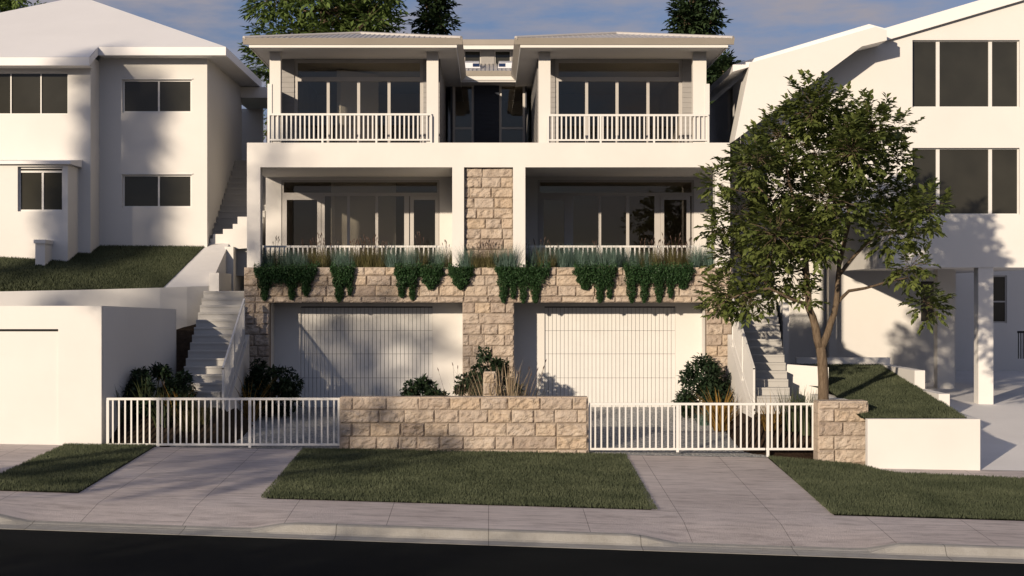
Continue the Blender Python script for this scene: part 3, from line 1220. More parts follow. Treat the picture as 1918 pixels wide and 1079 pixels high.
# wing roofs
EZ = 9.55
for s in (-1, 1):
    xa, xb = sorted((5.93 * s, .66 * s))
    y0, y1 = 41.28, 57.0
    hw = (xb - xa) / 2
    xm = (xa + xb) / 2
    az_ = EZ + .513
    yr = y0 + hw
    m = MB()
    m.face((xa, y0, EZ), (xb, y0, EZ), (xm, yr, az_))
    m.face((xb, y0, EZ), (xb, y1, EZ), (xm, y1, az_), (xm, yr, az_))
    m.face((xa, y1, EZ), (xa, y0, EZ), (xm, yr, az_), (xm, y1, az_))
    n = int((xb - xa) / .13)
    sl_ = .513 / hw
    for i in range(1, n):
        x = xa + (xb - xa) * i / n
        run = hw - abs(x - xm)
        if run < .1: continue
        m.hexa([(x - .016, y0, EZ + .002), (x + .016, y0, EZ + .002), (x + .016, y0 + run, EZ + .002 + sl_ * run), (x - .016, y0 + run, EZ + .002 + sl_ * run),
                (x - .010, y0, EZ + .014), (x + .010, y0, EZ + .014), (x + .010, y0 + run, EZ + .014 + sl_ * run), (x - .010, y0 + run, EZ + .014 + sl_ * run)])
    for x in (xa, xb):    # hip caps
        m.tube([(x, y0, EZ + .01), (xm, yr, az_ + .01)], [.05, .05], 6)
    rf = m.build('roof', 'roof_ribbed', H)
    # gutter all round, leaning out
    gm = MB()
    zt3, zb3 = EZ + .008, 9.415
    gm.prism_x([(y0 - .03, zt3), (y0 + .10, zt3), (y0 + .16, zb3), (y0 + .10, zb3)], xa - .03, xb + .03)
    for x, q in ((xa, 1), (xb, -1)):
        gm.prism([(x - .03 * q, zt3), (x + .10 * q, zt3), (x + .16 * q, zb3), (x + .10 * q, zb3)], y0 + .16, y1 if q * s < 0 else 48.35)
    gm.build('gutter', 'gutter_tan', H)
    fm = MB()
    fm.box(xa + .11, xb - .11, y0 + .13, y0 + .16, 9.345, zb3 - .003)
    for x, q in ((xa, 1), (xb, -1)):
        fm.box(x + .11 * q, x + .14 * q, y0 + .161, y1, 9.345, zb3 - .003)
    fm.build('fascia', 'fascia_white', H)
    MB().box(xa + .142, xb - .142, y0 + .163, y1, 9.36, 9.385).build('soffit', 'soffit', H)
# link roof, rear clerestory
m = MB()
LD = 48.4
m.hexa([(-.8, LD, 9.62), (.8, LD, 9.62), (.8, 52.0, 10.32), (-.8, 52.0, 10.32), (-.8, LD, 9.68), (.8, LD, 9.68), (.8, 52.0, 10.38), (-.8, 52.0, 10.38)])
for i in range(13):
    x = -.72 + .12 * i
    m.hexa([(x - .012, LD, 9.682), (x + .012, LD, 9.682), (x + .012, 52, 10.382), (x - .012, 52, 10.382), (x - .008, LD, 9.705), (x + .008, LD, 9.705), (x + .008, 52, 10.405), (x - .008, 52, 10.405)])
m.build('link_roof', 'roof_ribbed', H)
MB().prism_x([(LD - .13, 9.69), (LD, 9.69), (LD + .02, 9.555), (LD - .04, 9.555)], -.655, .655).build('gutter', 'gutter_tan', H)
MB().box(-.8, .8, LD - .02, LD + .01, 9.44, 9.552).build('fascia', 'fascia_white', H)
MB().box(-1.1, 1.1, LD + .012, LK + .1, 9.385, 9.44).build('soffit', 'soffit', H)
CD = 52.0
m = MB().wall(-1.6, 1.6, 10.2, 10.9, CD, CD + .15, [(X(869, CD), X(901, CD), 10.3, Z(94, CD)), (X(926, CD), X(957, CD), 10.3, Z(94, CD))])
m.build('clerestory_wall', 'siding', H)
for a, b in ((869, 901), (926, 957)):
    window(H, X(a, CD), X(b, CD), 10.3, Z(94, CD), CD + .03, [], [], .035, pane='dark_pane')
MB().prism_x([(51.3, Z(74, 51.3)), (51.45, Z(74, 51.3)), (51.48, Z(84, 51.4)), (51.4, Z(84, 51.4))], -3.2, 3.2).build('gutter', 'gutter_tan', H)
MB().box(-3.1, 3.1, 51.44, 51.47, Z(92, 51.44), Z(84.3, 51.44)).build('fascia', 'fascia_white', H)
m = MB().face((-3.2, 51.35, Z(74, 51.3)), (3.2, 51.35, Z(74, 51.3)), (2.0, 56, 11.75), (-2.0, 56, 11.75))
m.face((-3.2, 51.35, Z(74, 51.3)), (-2.0, 56, 11.75), (-3.2, 60, 11.0))
m.face((3.2, 51.35, Z(74, 51.3)), (3.2, 60, 11.0), (2.0, 56, 11.75))
m.face((-3.0, 51.47, 10.95), (3.0, 51.47, 10.95), (3.0, 56, 10.95), (-3.0, 56, 10.95))
m.build('rear_roof', 'roof_ribbed', H)
# skylights on the link roof
for px, q in ((882, 1), (950, -1)):
    x = X(px, 50.2)
    zr = 9.68 + .194 * (50.2 - LD)
    s_ = MB().hexa([(x - .28, 49.7, zr - .08), (x + .28, 49.7, zr - .08), (x + .28, 50.9, zr + .12), (x - .28, 50.9, zr + .12),
                    (x - .24, 49.76, zr + .09), (x + .24, 49.76, zr + .09), (x + .24, 50.84, zr + .29), (x - .24, 50.84, zr + .29)]).build('skylight', 'skylight', H)
    MB().hexa([(x + .06 * q, 49.70, zr - .03), (x + .25 * q, 49.70, zr - .03), (x + .25 * q, 49.72, zr - .03), (x + .06 * q, 49.72, zr - .03),
               (x + .06 * q, 49.74, zr + .07), (x + .25 * q, 49.74, zr + .07), (x + .25 * q, 49.77, zr + .07), (x + .06 * q, 49.77, zr + .07)]).build('skylight_pane', 'solar_blue', s_)

# ------------------------------------------------------------------ left house
L = thing('white_house', 'plain white hipped roof house on the left lawn with two stacked windows', 'house', (-10, 45, 4.4))
D1, D2 = 44.0, 45.0
xf = X(169.6, D1)
w1 = (-14.6, X(127, D1), Z(214, D1), Z(135, D1))
w2 = (X(229, D2), X(359, D2), Z(211, D2), Z(149, D2))
w3 = (X(229, D2), X(359, D2), Z(389, D2), Z(327, D2))
m = MB().wall(-17.2, xf, 3.2, 9.36, D1, D1 + .22, [w1])
m.box(xf - .2, xf, D1 + .22, D2 + .2, 3.2, 9.5)
m.wall(xf + .001, X(388, D2), 3.2, 9.66, D2, D2 + .22, [w2, w3])
m.box(X(388, D2) - .22, X(388, D2), D2 + .22, 51.3, 3.2, 9.66)
m.box(-17.2, -17.0, D1 + .22, 51.3, 3.2, 9.36)
m.build('wall', 'render_neighbour', L)
window(L, w1[0], w1[1], w1[2], w1[3], D1 + .09, [X(18.6, D1), X(75, D1), X(-38, D1)], [], .03, 'dark_pane', 'painted_metal')
for q in (w2, w3):
    window(L, *q, D2 + .07, [X(296.5, D2)], [], .045, 'dark_pane', 'painted_metal')
    f_ = MB().box(q[0] - .03, q[1] + .03, D2 - .03, D2 - .001, q[3] + .002, q[3] + .03).build('window_hood', 'painted_metal', L)
# annex
AD = 42.9
xa = X(127, AD)
aw = (X(33, AD), X(118, AD), Z(396, AD), Z(312, AD))
m = MB().wall(-17.0, xa, 3.4, Z(308, AD), AD, AD + .2, [aw])
m.box(xa - .2, xa, AD + .2, D1 - .001, 3.4, Z(308, AD))
m.build('annex', 'render_neighbour', L)
window(L, *aw, AD + .1, [X(78, AD)], [Z(321, AD)], .05, 'dark_pane', 'painted_metal')
MB().hexa([(-17.1, AD - .12, Z(308, AD) + .002), (xa + .1, AD - .12, Z(308, AD) + .002), (xa + .1, D1 - .002, Z(308, AD) + .002), (-17.1, D1 - .002, Z(308, AD) + .002),
           (-17.1, AD - .12, Z(302, AD)), (xa + .1, AD - .12, Z(302, AD)), (xa + .1, D1 - .002, Z(302, AD) + .12), (-17.1, D1 - .002, Z(302, AD) + .12)]).build('annex_roof', 'roof_white', L)
m = MB().box(X(66, 42.2), X(84, 42.2), 42.2, AD - .001, 3.7, Z(456, 42.2))
m.box(X(64, 42.2), X(86, 42.2), 42.15, AD - .002, Z(456, 42.2), Z(449, 42.2))
m.build('step_wall', 'render_neighbour', L)
e1, e2 = 9.39, 9.8
xv = X(167, 43.4)
xe = X(423, 44.4)
r1, r2 = (X(118, 49.6), 49.6, 11.93), (X(170, 49.6), 49.6, 11.93)
m = MB()
m.face((-18, 43.4, e1), (xv, 43.4, e1), (xv, 44.4, e2), (xe, 44.4, e2), r2, r1)
m.face((xe, 44.4, e2), (xe, 51.4, e2), r2)
m.face((xe, 51.4, e2), (-18, 51.4, e2), r1, r2)
m.face((-18, 51.4, e2), (-18, 43.4, e1), r1)
m.build('roof', 'roof_white', L)
m = MB()
m.box(-18, xv, 43.4, 43.45, e1 - .21, e1 - .002)
m.hexa([(xv - .05, 43.451, e1 - .21), (xv, 43.451, e1 - .21), (xv, 44.4, e2 - .22), (xv - .05, 44.4, e2 - .22), (xv - .05, 43.451, e1 - .002), (xv, 43.451, e1 - .002), (xv, 44.4, e2 - .002), (xv - .05, 44.4, e2 - .002)])
m.box(xv + .001, xe, 44.4, 44.45, e2 - .22, e2 - .002)
m.box(xe - .05, xe, 44.451, 51.4, e2 - .22, e2 - .002)
m.build('fascia', 'roof_white', L)
m = MB().box(-18, xv - .051, 43.451, D1 + .05, e1 - .205, e1 - .18)
m.box(xv + .002, xe - .051, 44.451, 51.4, e2 - .215, e2 - .19)
m.build('soffit', 'render_neighbour', L)
m = MB().box(X(436, 51), X(504, 51), 51.0, 54, Z(183, 51), Z(163, 51))
m.box(X(437, 52) - .3, X(492, 54), 54.0, 54.2, 5.5, Z(183, 51))
m.build('link_canopy', 'render_neighbour', L)

# white garage at the street
G = thing('street_garage', 'white flat roofed garage standing at the street on the left', 'garage', (-11, 36, 0))
xg = X(190, 36.0)
gz = Z(573, 36.0)
dx = X(109, 36.0)
dzt = Z(616.5, 36.0)
m = MB().wall(-16, xg, -.6, gz, 36.0, 36.2, [(-14, dx, -.61, dzt)])
bx, bd, bz = X(328, 40.0), 40.0, Z(579, 40.0)
m.hexa([(xg - .2, 36.2, -.6), (xg, 36.2, -.6), (bx, bd, -.6), (bx - .2, bd, -.6), (xg - .2, 36.2, gz), (xg, 36.2, gz), (bx, bd, bz), (bx - .2, bd, bz)])
m.box(-16, bx, bd, bd + .15, -.6, bz)
m.face((-16, 36.19, gz - .01), (xg - .1, 36.19, gz - .01), (bx - .1, bd + .1, bz - .01), (-16, bd + .1, bz - .01))
m.build('wall', 'render_neighbour', G)
MB().box(-14 + .002, dx - .002, 36.035, 36.08, -.59, dzt - .05).build('garage_door', 'render_neighbour', G)
MB().box(-14 + .002, dx - .002, 36.10, 36.12, dzt - .1, dzt - .001).build('head_gap_shade', 'dark_gap', G)  # dark strip coloured in for the shade of the gap above the door

# ------------------------------------------------------------------ right house
RH = thing('white_house', 'tall white gabled house on columns at the right', 'house', (12, 45, .5))
WD = 43.3
rake = lambda px: 75.5 - (px - 1661) * .2895      # underside of the barge, in photo pixels
P = lambda px, py, D=WD: (X(px, D), Z(py, D))
wa = (X(1709, WD), X(1910, WD), Z(201, WD), Z(75, WD))
wb = (X(1709, WD), X(1910, WD), Z(402, WD), Z(277, WD))
m = MB()
xl_ = X(1440, WD)
zb_ = Z(501, WD)
z55 = Z(399, WD)
m.wall(X(1663, WD), X(2050, WD), zb_, Z(72, WD), WD, WD + .25, [wa, wb])
m.prism([(xl_, z55), (X(1663, WD) - .0005, z55), (X(1663, WD) - .0005, Z(73, WD)), (xl_, Z(rake(1440) - 6, WD))], WD, WD + .25)
m.prism([(X(1663, WD), Z(72, WD) + .0005), (X(2050, WD), Z(72, WD) + .0005), (X(2050, WD), Z(rake(2050), WD)), (X(1674, WD), Z(rake(1674), WD))], WD, WD + .25)
m.box(X(1663, WD), X(1663, WD) + .25, WD + .251, 49.7, zb_, z55)
m.build('front_wall', 'render_neighbour', RH)
for q in (wa, wb):
    window(RH, q[0], q[1], q[2], q[3], WD + .10, [(X(1758.5, WD), .09), (X(1857, WD), .09)], [], .03, 'dark_pane', 'painted_metal')
# projecting bay with sloping underside
PD = 42.3
Q = lambda px, py: (X(px, PD), Z(py, PD))
m = MB()
m.prism([Q(1376, 263), Q(1614, 87), Q(1661, 75.5), Q(1661, 57), Q(1640, 50), Q(1405, 118)], PD, WD - .001)
m.build('sloping_bay', 'render_neighbour', RH)
# barge boards / roof slab
m = MB()
Q2 = lambda px, py: (X(px, 43.16), Z(py, 43.16))
m.prism([Q2(1655, 77), Q2(2050, -39), Q2(2050, -64), Q2(1655, 53.5)], 43.16, 52)
m.build('roof', 'roof_white', RH)
m = MB()
m.prism([Q(1374, 133), Q(1640, 56), Q(1661.5, 62), Q(1661.5, 52), Q(1630, 43.5), Q(1374, 120)], 42.43, 50)
m.build('side_roof', 'roof_white', RH)
# side wall facing the duplex
sx_ = X(1405, PD)
m = MB()
swz = Z(130, PD) - .03
m.box(sx_, sx_ + .2, WD, 45.3, 6.5, swz).box(sx_, sx_ + .2, 46.3, 50, 6.5, swz).box(sx_, sx_ + .2, 45.3, 46.3, 6.5, 7.7).box(sx_, sx_ + .2, 45.3, 46.3, 8.9, swz)
m.box(sx_ + .25, 10.4, 49.8, 50.0, .5, swz)
m.box(sx_, 9.0, 46, 49.7, 6.2, 6.49)
m.build('side_wall', 'render_neighbour', RH)
MB().box(sx_ + .08, sx_ + .1, 45.3, 46.3, 7.7, 8.9).build('side_window', 'dark_pane', RH)
# undercroft
m = MB()
uw = (X(1725, 49.7), X(1755, 49.7), Z(602, 49.7), Z(527, 49.7))
ud = (X(1858, 57), X(1886, 57), Z(605, 57), Z(516, 57))
xs_ = X(1790, 49.7)
m.wall(X(1460, 49.7), xs_, -.2, zb_ + .3, 49.7, 49.79, [uw])
m.box(xs_ - .1, xs_, 49.791, 57, -.2, zb_ + .3)
m.wall(xs_ - .1, 34, -.2, zb_ + .3, 57.0, 57.1, [ud])
m.build('undercroft_wall', 'render_neighbour', RH)
window(RH, *uw, 49.74, [], [], .04, 'dark_pane', 'dark_gap', deep=.04, pane_off=.02)
window(RH, *ud, 57.04, [], [Z(565, 57)], .05, 'dark_pane', 'frame_paint', deep=.05, pane_off=.02)
rl = MB().box(X(1906, 52), X(1925, 52), 52, 52.04, Z(624, 52), Z(620, 52))
for q in range(5):
    xq = X(1908 + q * 4.5, 52)
    rl.box(xq - .012, xq + .012, 52.005, 52.035, Z(672, 52), Z(624, 52))
rl.build('handrail', 'dark_gap', RH)
MB().box(X(1663, WD) + .251, X(2050, WD), WD + .251, 57.0, zb_ + .02, zb_ + .2).build('undercroft_ceiling', 'render_neighbour', RH)
MB().box(X(1833, WD), X(1861, WD), WD + .02, WD + .42, -.3, zb_ - .001).build('column', 'render_neighbour', RH)
MB().box(X(1756, 47.4), X(1788, 47.4), 47.4, 47.8, -.3, zb_ + .019).build('column', 'render_neighbour', RH)
MB().box(X(1552, 49.4), X(1567, 49.4), 49.35, 49.69, .3, 5.2).build('pier', 'render_neighbour', RH)

# ------------------------------------------------------------------ planting


def lawn_blades(name, label, pts, density_h=(.035, .065), wid=.011):
    n = len(pts)
    V, Fc, k = blade_arrays(pts, NP.uniform(0, 2 * math.pi, n), NP.uniform(.0, .5, n), NP.uniform(*density_h, n), NP.uniform(.7, 1.2, n) * wid, .6, 2)
    big = np.array([noise.noise(Vector((p[0] * 1.3, p[1] * 1.3, 0))) for p in pts]) * .55
    t = np.clip(NP.normal(.45, .22, n) + big, 0, 1)
    o = link_mesh(name, V, Fc, 'blade_lawn', tones=np.repeat(t, k))
    return tag(o, label, 'grass', None, 'stuff')


def scatter(n, x0, x1, d0, d1, zf, keep=None):
    out = []
    xs_, ds_ = NP.uniform(x0, x1, n), NP.uniform(d0, d1, n)
    for x, d in zip(xs_, ds_):
        if keep is None or keep(x, d): out.append((x, d, zf(x, d)))
    return np.array(out)


DEN = 2200
lawn_blades('grass', 'short green verge grass in front of the low sandstone wall', scatter(int(6.8 * 6.75 * DEN), -3.92, 2.90, 29.25, 36.0, lambda x, d: g(x, d) + .015))
lawn_blades('grass', 'short green verge grass at the right in front of the low white wall',
            scatter(int(9 * 6.7 * DEN), 5.9, 13.5, 29.3, 36.0, lambda x, d: g(x, d) + .015, lambda x, d: d < lawn_r_back(x) + .03))
lawn_blades('grass', 'short green grass of the narrow strip between the left driveways', scatter(int(1.9 * 6.8 * DEN), -8.95, -7.04, 29.25, 36.1, lambda x, d: g(x, d) + .015))
n = int(2.8 * 7.6 * DEN)
lawn_blades('grass', 'short green grass of the raised lawn behind the low white wall', scatter(n, 7.2, xr - .2, 35.0, 42.6, lambda x, d: lawn_raised(x, d) - .015, lambda x, d: x > 7.72 or d > 39.4))
uv = NP.uniform(0, 1, (int(36 * DEN), 2))
uv = uv[(uv[:, 0] > .25)]
lawn_blades('grass', 'short green grass of the sloping lawn below the left house', np.array([lawnL(a, b) for a, b in uv]))


def canopy(parent, name, mat, pts, outd, L, W, droop=.3, spread=.9):
    n = len(pts)
    d = outd * .6 + rand_dirs(n) * spread
    d[:, 2] -= droop
    up = rand_dirs(n) * .6 + np.array([0, 0, 1.0])
    V, Fc = leaf_arrays(pts, d, up, NP.uniform(.7, 1.25, n) * L, NP.uniform(.75, 1.2, n) * W)
    t = np.clip(NP.normal(.45, .25, n), 0, 1)
    return link_mesh(name, V, Fc, mat, parent, np.repeat(t, 4))


def shrub(px0, px1, py0, D, zbase, label, n=2600, mat='leaf_shrub', depth=.8, name='shrub'):
    x0, x1, zt = X(px0, D), X(px1, D), Z(py0, D)
    cx, rx = (x0 + x1) / 2, (x1 - x0) / 2
    root = thing(name, label, 'shrub', (cx, D, zbase))
    h = zt - zbase
    rng = random.Random(int(px0 * 7 + px1))
    cl = []
    for i in range(34):
        a = rng.uniform(0, 2 * math.pi); r = math.sqrt(rng.random()) * .86
        zz = rng.uniform(.15, 1.08) * max(.25, 1 - .62 * r * r)
        cl.append((cx + rx * r * 1.1 * math.cos(a), D + depth * r * math.sin(a), zbase + h * zz * .92, h * rng.uniform(.055, .14)))
    m = MB()
    for c in cl[:14]:
        p0 = Vector((cx + rng.uniform(-.08, .08), D + rng.uniform(-.08, .08), zbase))
        p2 = Vector(c[:3])
        p1 = (p0 + p2) / 2 + Vector((rng.uniform(-.1, .1), rng.uniform(-.1, .1), .05))
        m.tube([p0, p1, p2], [.022, .015, .006], 5)
    m.build('stem', 'bark', root, True)
    pts, outs = [], []
    for c in cl:
        k = int(n / len(cl))
        v = rand_dirs(k) * (NP.uniform(.25, 1, (k, 1)) ** .5)
        pts.append(np.array(c[:3]) + v * np.array([c[3] * 1.25, c[3] * 1.25, c[3]]))
        outs.append(v)
    canopy(root, 'foliage', mat, np.concatenate(pts), np.concatenate(outs), .12, .062, .15)
    return root


shrub(232, 372, 677, 37.6, .55, 'dark rounded shrub at the foot of the left stair beside the garage side wall', 5200)
shrub(455, 556, 667, 41.0, .4, 'dark shrub in front of the left stone pier', 4000)
shrub(845, 976, 655, 40.3, .35, 'tall dark shrub in front of the middle stone pier', 5200)
shrub(748, 850, 709, 38.2, .15, 'low dark shrub behind the left half of the sandstone front wall', 3600)
shrub(1268, 1371, 667, 41.2, .35, 'dark shrub in front of the right stone pier', 4000)
shrub(488, 512, 205, 60, 5.2, 'bright green bush seen in the gap left of the duplex', 900, 'leaf_feather')


def grass_clump(name, mat, label, loc, n, L, W, lean=(.05, .6), curve=.7, rad=.12, group=None, heads=0):
    base = np.zeros((n, 3))
    a = NP.uniform(0, 2 * math.pi, n)
    r = rad * np.sqrt(NP.random(n))
    base[:, 0], base[:, 1] = r * np.cos(a), r * np.sin(a)
    V, Fc, k = blade_arrays(base, a + NP.normal(0, .5, n), NP.uniform(*lean, n), NP.uniform(.6, 1.1, n) * L, np.full(n, W), curve, 4)
    o = link_mesh(name, V + np.array(loc), Fc, mat, tones=np.repeat(np.clip(NP.normal(.5, .25, n), 0, 1), k), loc=loc)
    tag(o, label, 'grass clump', group)
    if heads:
        m = MB()
        for i in range(heads):
            aa = R.uniform(0, 6.28); ll = R.uniform(.05, .3); hh = L * R.uniform(1.0, 1.3)
            p1 = Vector((math.cos(aa) * ll * hh, math.sin(aa) * ll * hh, hh * .95))
            p2 = p1 + Vector((math.cos(aa) * .03, math.sin(aa) * .03, .09))
            m.tube([(0, 0, 0), p1 * .6, p1], [.003, .003, .003], 4)
            m.tube([p1, (p1 + p2) / 2, p2], [.004, .012, .003], 5)
        h = m.build('seed_head', 'seed_head', None)
        h.parent = o
    return o


def copy_clump(src, loc, rot, sc):
    c = src.copy(); C.objects.link(c)
    c.location = loc; c.rotation_euler = (0, 0, rot); c.scale = (sc, sc, sc)
    for ch in src.children:
        d = ch.copy(); C.objects.link(d); d.parent = c
    return c


pz = ztop - .05
blue_l = 'blue green grass clump in the planter above the garages'
olive_l = 'olive brown grass clump with seed heads in the planter above the garages'
protos_b, protos_o = [], []
px = 486
i = 0
while px < 1345:
    D = R.uniform(42.02, 42.1) if 866 < px < 964 else R.uniform(42.45, 42.8)
    olive = (575 < px < 625) or (660 < px < 730) or (870 < px < 930 and R.random() < .8) or (1225 < px < 1290) or R.random() < .15
    lib = protos_o if olive else protos_b
    loc = (X(px, D), D, pz)
    if len(lib) < 4:
        o = grass_clump('grass_clump', 'blade_olive' if olive else 'blade_blue', olive_l if olive else blue_l, loc, 190 if not olive else 150, .64, .008, (.03, .55), .5,
                        .1, 'olive grass clumps in the planter' if olive else 'blue grass clumps in the planter', 5 if olive else 0)
        lib.append(o)
    else:
        o = copy_clump(R.choice(lib), loc, R.uniform(0, 6.28), R.uniform(.75, 1.15))
    px += R.uniform(7, 12)

# trailing plants over the stone lintel
TR = [
    ((475, 594), [(495, 562, 12), (520, 528, 14), (546, 560, 11), (573, 553, 12)], 'wide curtain of trailing plant at the left end of the planter'),
    ((618, 664), [(635, 564, 12), (655, 552, 7)], 'narrow trailing plant second from the left end of the planter'),
    ((739, 788), [(752, 556, 11), (772, 560, 9)], 'trailing plant with two tails touching the rounded cushion right of it'),
    ((784, 830), [(807, 541, 21)], 'rounded cushion of trailing plant above the right edge of the left garage door'),
    ((840, 886), [(863, 541, 21)], 'rounded cushion of trailing plant hanging alone at the left edge of the middle pier'),
    ((929, 1031), [(943, 566, 11), (961, 558, 9), (980, 566, 10), (1003, 566, 12)], 'curtain of trailing plant with four tails at the right edge of the middle pier'),
    ((1077, 1156), [(1097, 541, 20), (1124, 566, 11), (1142, 558, 8)], 'trailing plant with a rounded left half over the right garage door'),
    ((1170, 1299), [(1183, 566, 11), (1207, 566, 10), (1235, 565, 11), (1256, 557, 8), (1280, 540, 18)], 'widest curtain of trailing plant at the right end of the planter'),
]
for (p0, p1), tails, label in TR:
    D = 41.85
    root = thing('trailing_plant', label, 'trailing plant', (X((p0 + p1) / 2, D), D + .3, ztop - .05), 'trailing plants over the planter edge')
    pts, outs = [], []
    wdt = p1 - p0
    n = int(wdt * 46)
    # mound on the planter edge
    pxs = NP.uniform(p0, p1, n)
    t = (pxs - p0) / wdt
    edge = np.clip(np.minimum(t, 1 - t) * wdt / 14, 0, 1) ** .5
    bot = 497 + 31 * edge
    pys = 493 + (bot - 493) * NP.random(n) ** .8 + NP.normal(0, 3.5, n)
    dep = 42.35 - (.30 + .28 * edge) * np.sqrt(NP.random(n)) - .10
    dep = np.where(pys < 500, 42.6 - NP.random(n) * .75, dep)
    for a, b, c in zip(pxs, pys, dep):
        pts.append((X(a, D), min(c, 41.93) if b > 501 else c, Z(b, D)))
    for tx, tyb, hw in tails:
        k = int((tyb - 500) * hw * 2.8)
        v = NP.random(k) ** 1.15
        wv = hw * (1.15 + .28 * np.sin(v * 17 + tx)) * (1 - v) ** .55 + 1.2
        off = NP.uniform(-1, 1, k)
        for vv, w_, o_ in zip(v, wv, off):
            b = math.sqrt(max(0, 1 - o_ * o_)) * (.22 * (1 - vv * .65))
            pts.append((X(tx + o_ * w_, D), 41.94 - b * math.sqrt(NP.random()), Z(500 + (tyb - 500) * vv, D)))
    pts = np.array(pts)
    outd = np.tile(np.array([0, -1.0, -.3]), (len(pts), 1))
    canopy(root, 'foliage', 'leaf_trail', pts, outd, .047, .027, .35, 1.0)
    m = MB()
    for tx, tyb, hw in tails:
        m.tube([(X(tx, D), 42.4, ztop - .06), (X(tx, D), 42.0, ztop + .03), (X(tx, D), 41.86, ztop - .1), (X(tx, D), 41.88, Z(tyb - 6, D))], [.012, .01, .008, .003], 5)
    m.build('stem', 'bark', root, True)

# garden grasses
def yz(px, D): return bedz(X(px, D), D) if D < 39.6 else yard(X(px, D), D)


def gc(px, D, mat, label, n, L, W, lean=(.05, .6), curve=.7, rad=.15, heads=0):
    return grass_clump('grass_clump', mat, label, (X(px, D), D, yz(px, D) - .02), n, L, W, lean, curve, rad, None, heads)


gc(232, 37.0, 'blade_dark', 'dark strappy grass clump at the left end of the left gate', 70, .95, .035)
gc(268, 37.3, 'blade_dark', 'dark strappy grass clump under the rounded left shrub', 90, .95, .035)
gc(305, 36.9, 'blade_dark', 'dark strappy grass clump behind the thick upright of the left gate', 90, 1.05, .03)
gc(335, 37.2, 'blade_orange', 'small orange grass clump behind the left gate', 26, .95, .03)
gc(352, 36.8, 'blade_olive', 'pale feathery grass clump behind the left gate', 160, .95, .010, (.1, .8), .9)
gc(378, 37.0, 'blade_olive', 'pale arching grass clump at the edge of the left gravel driveway', 160, .9, .010, (.1, .8), .9)
gc(468, 40.3, 'blade_orange', 'orange green strappy clump in front of the shrub at the left stone pier', 60, 1.25, .04)
gc(528, 41.3, 'blade_blue', 'grey green grass clump beside the left garage wall', 90, .55, .02)
for p, s_ in ((930, 'straw coloured spiky clump right beside the letterbox pillar'), (957, 'tall straw coloured spiky clump right of the letterbox pillar')):
    gc(p, 38.0, 'blade_straw', s_, 85, 1.75, .05, (.02, .42), .25, .2)
gc(985, 38.3, 'blade_olive', 'olive arching grass clump at the right of the straw coloured clumps', 150, 1.45, .014, (.1, .6), .6, .2, 6)
gc(858, 38.2, 'blade_straw', 'straw coloured grass clump between the low shrub and the letterbox pillar', 120, 1.35, .016, (.05, .5), .5, .2, 6)
gc(884, 37.7, 'blade_olive', 'fine olive grass clump left of the letterbox pillar', 140, 1.25, .012, (.05, .55), .6, .2)
gc(697, 37.6, 'blade_dark', 'small dark grass clump peeping over the left part of the front wall', 50, 1.25, .014, (.0, .4), .3, .25)
gc(1350, 39.4, 'blade_orange', 'bright orange strappy clump in front of the right shrub', 110, 1.15, .05, (.05, .75), .8)
gc(1318, 40.2, 'blade_blue', 'grey green grass clump left of the orange clump', 100, .55, .02)
gc(1443, 37.0, 'blade_orange', 'brownish orange grass clump behind the fence panel', 90, 1.0, .018, (.1, .8), .8)
gc(1484, 37.0, 'blade_dark', 'tall dark strappy clump behind the fence panel', 110, 1.0, .028, (.0, .4), .35, .2)
gc(1512, 36.9, 'blade_dark', 'tall dark strappy clump beside the sandstone pillar', 110, 1.05, .028, (.0, .4), .35, .2)

# boulders
for px, D, r, lab in ((1290, 41.6, .2, 'small pale boulder at the edge of the right gravel driveway'), (1312, 41.8, .26, 'larger pale boulder under the right shrub')):
    bm = bmesh.new()
    bmesh.ops.create_icosphere(bm, subdivisions=3, radius=1)
    off = Vector((px, 3, 1))
    for v in bm.verts:
        v.co *= 1 + .28 * noise.noise(v.co * 1.3 + off) + .08 * noise.noise(v.co * 4 + off)
        v.co = Vector((v.co.x * r * 1.25, v.co.y * r, v.co.z * r * .75))
    me = bpy.data.meshes.new('boulder')
    bm.to_mesh(me); bm.free()
    me.materials.append(M['boulder'])
    o = bpy.data.objects.new('boulder', me)
    C.objects.link(o)
    o.location = (X(px, D), D, yz(px, D) + r * .4)
    tag(o, lab, 'boulder', 'boulders by the right driveway')


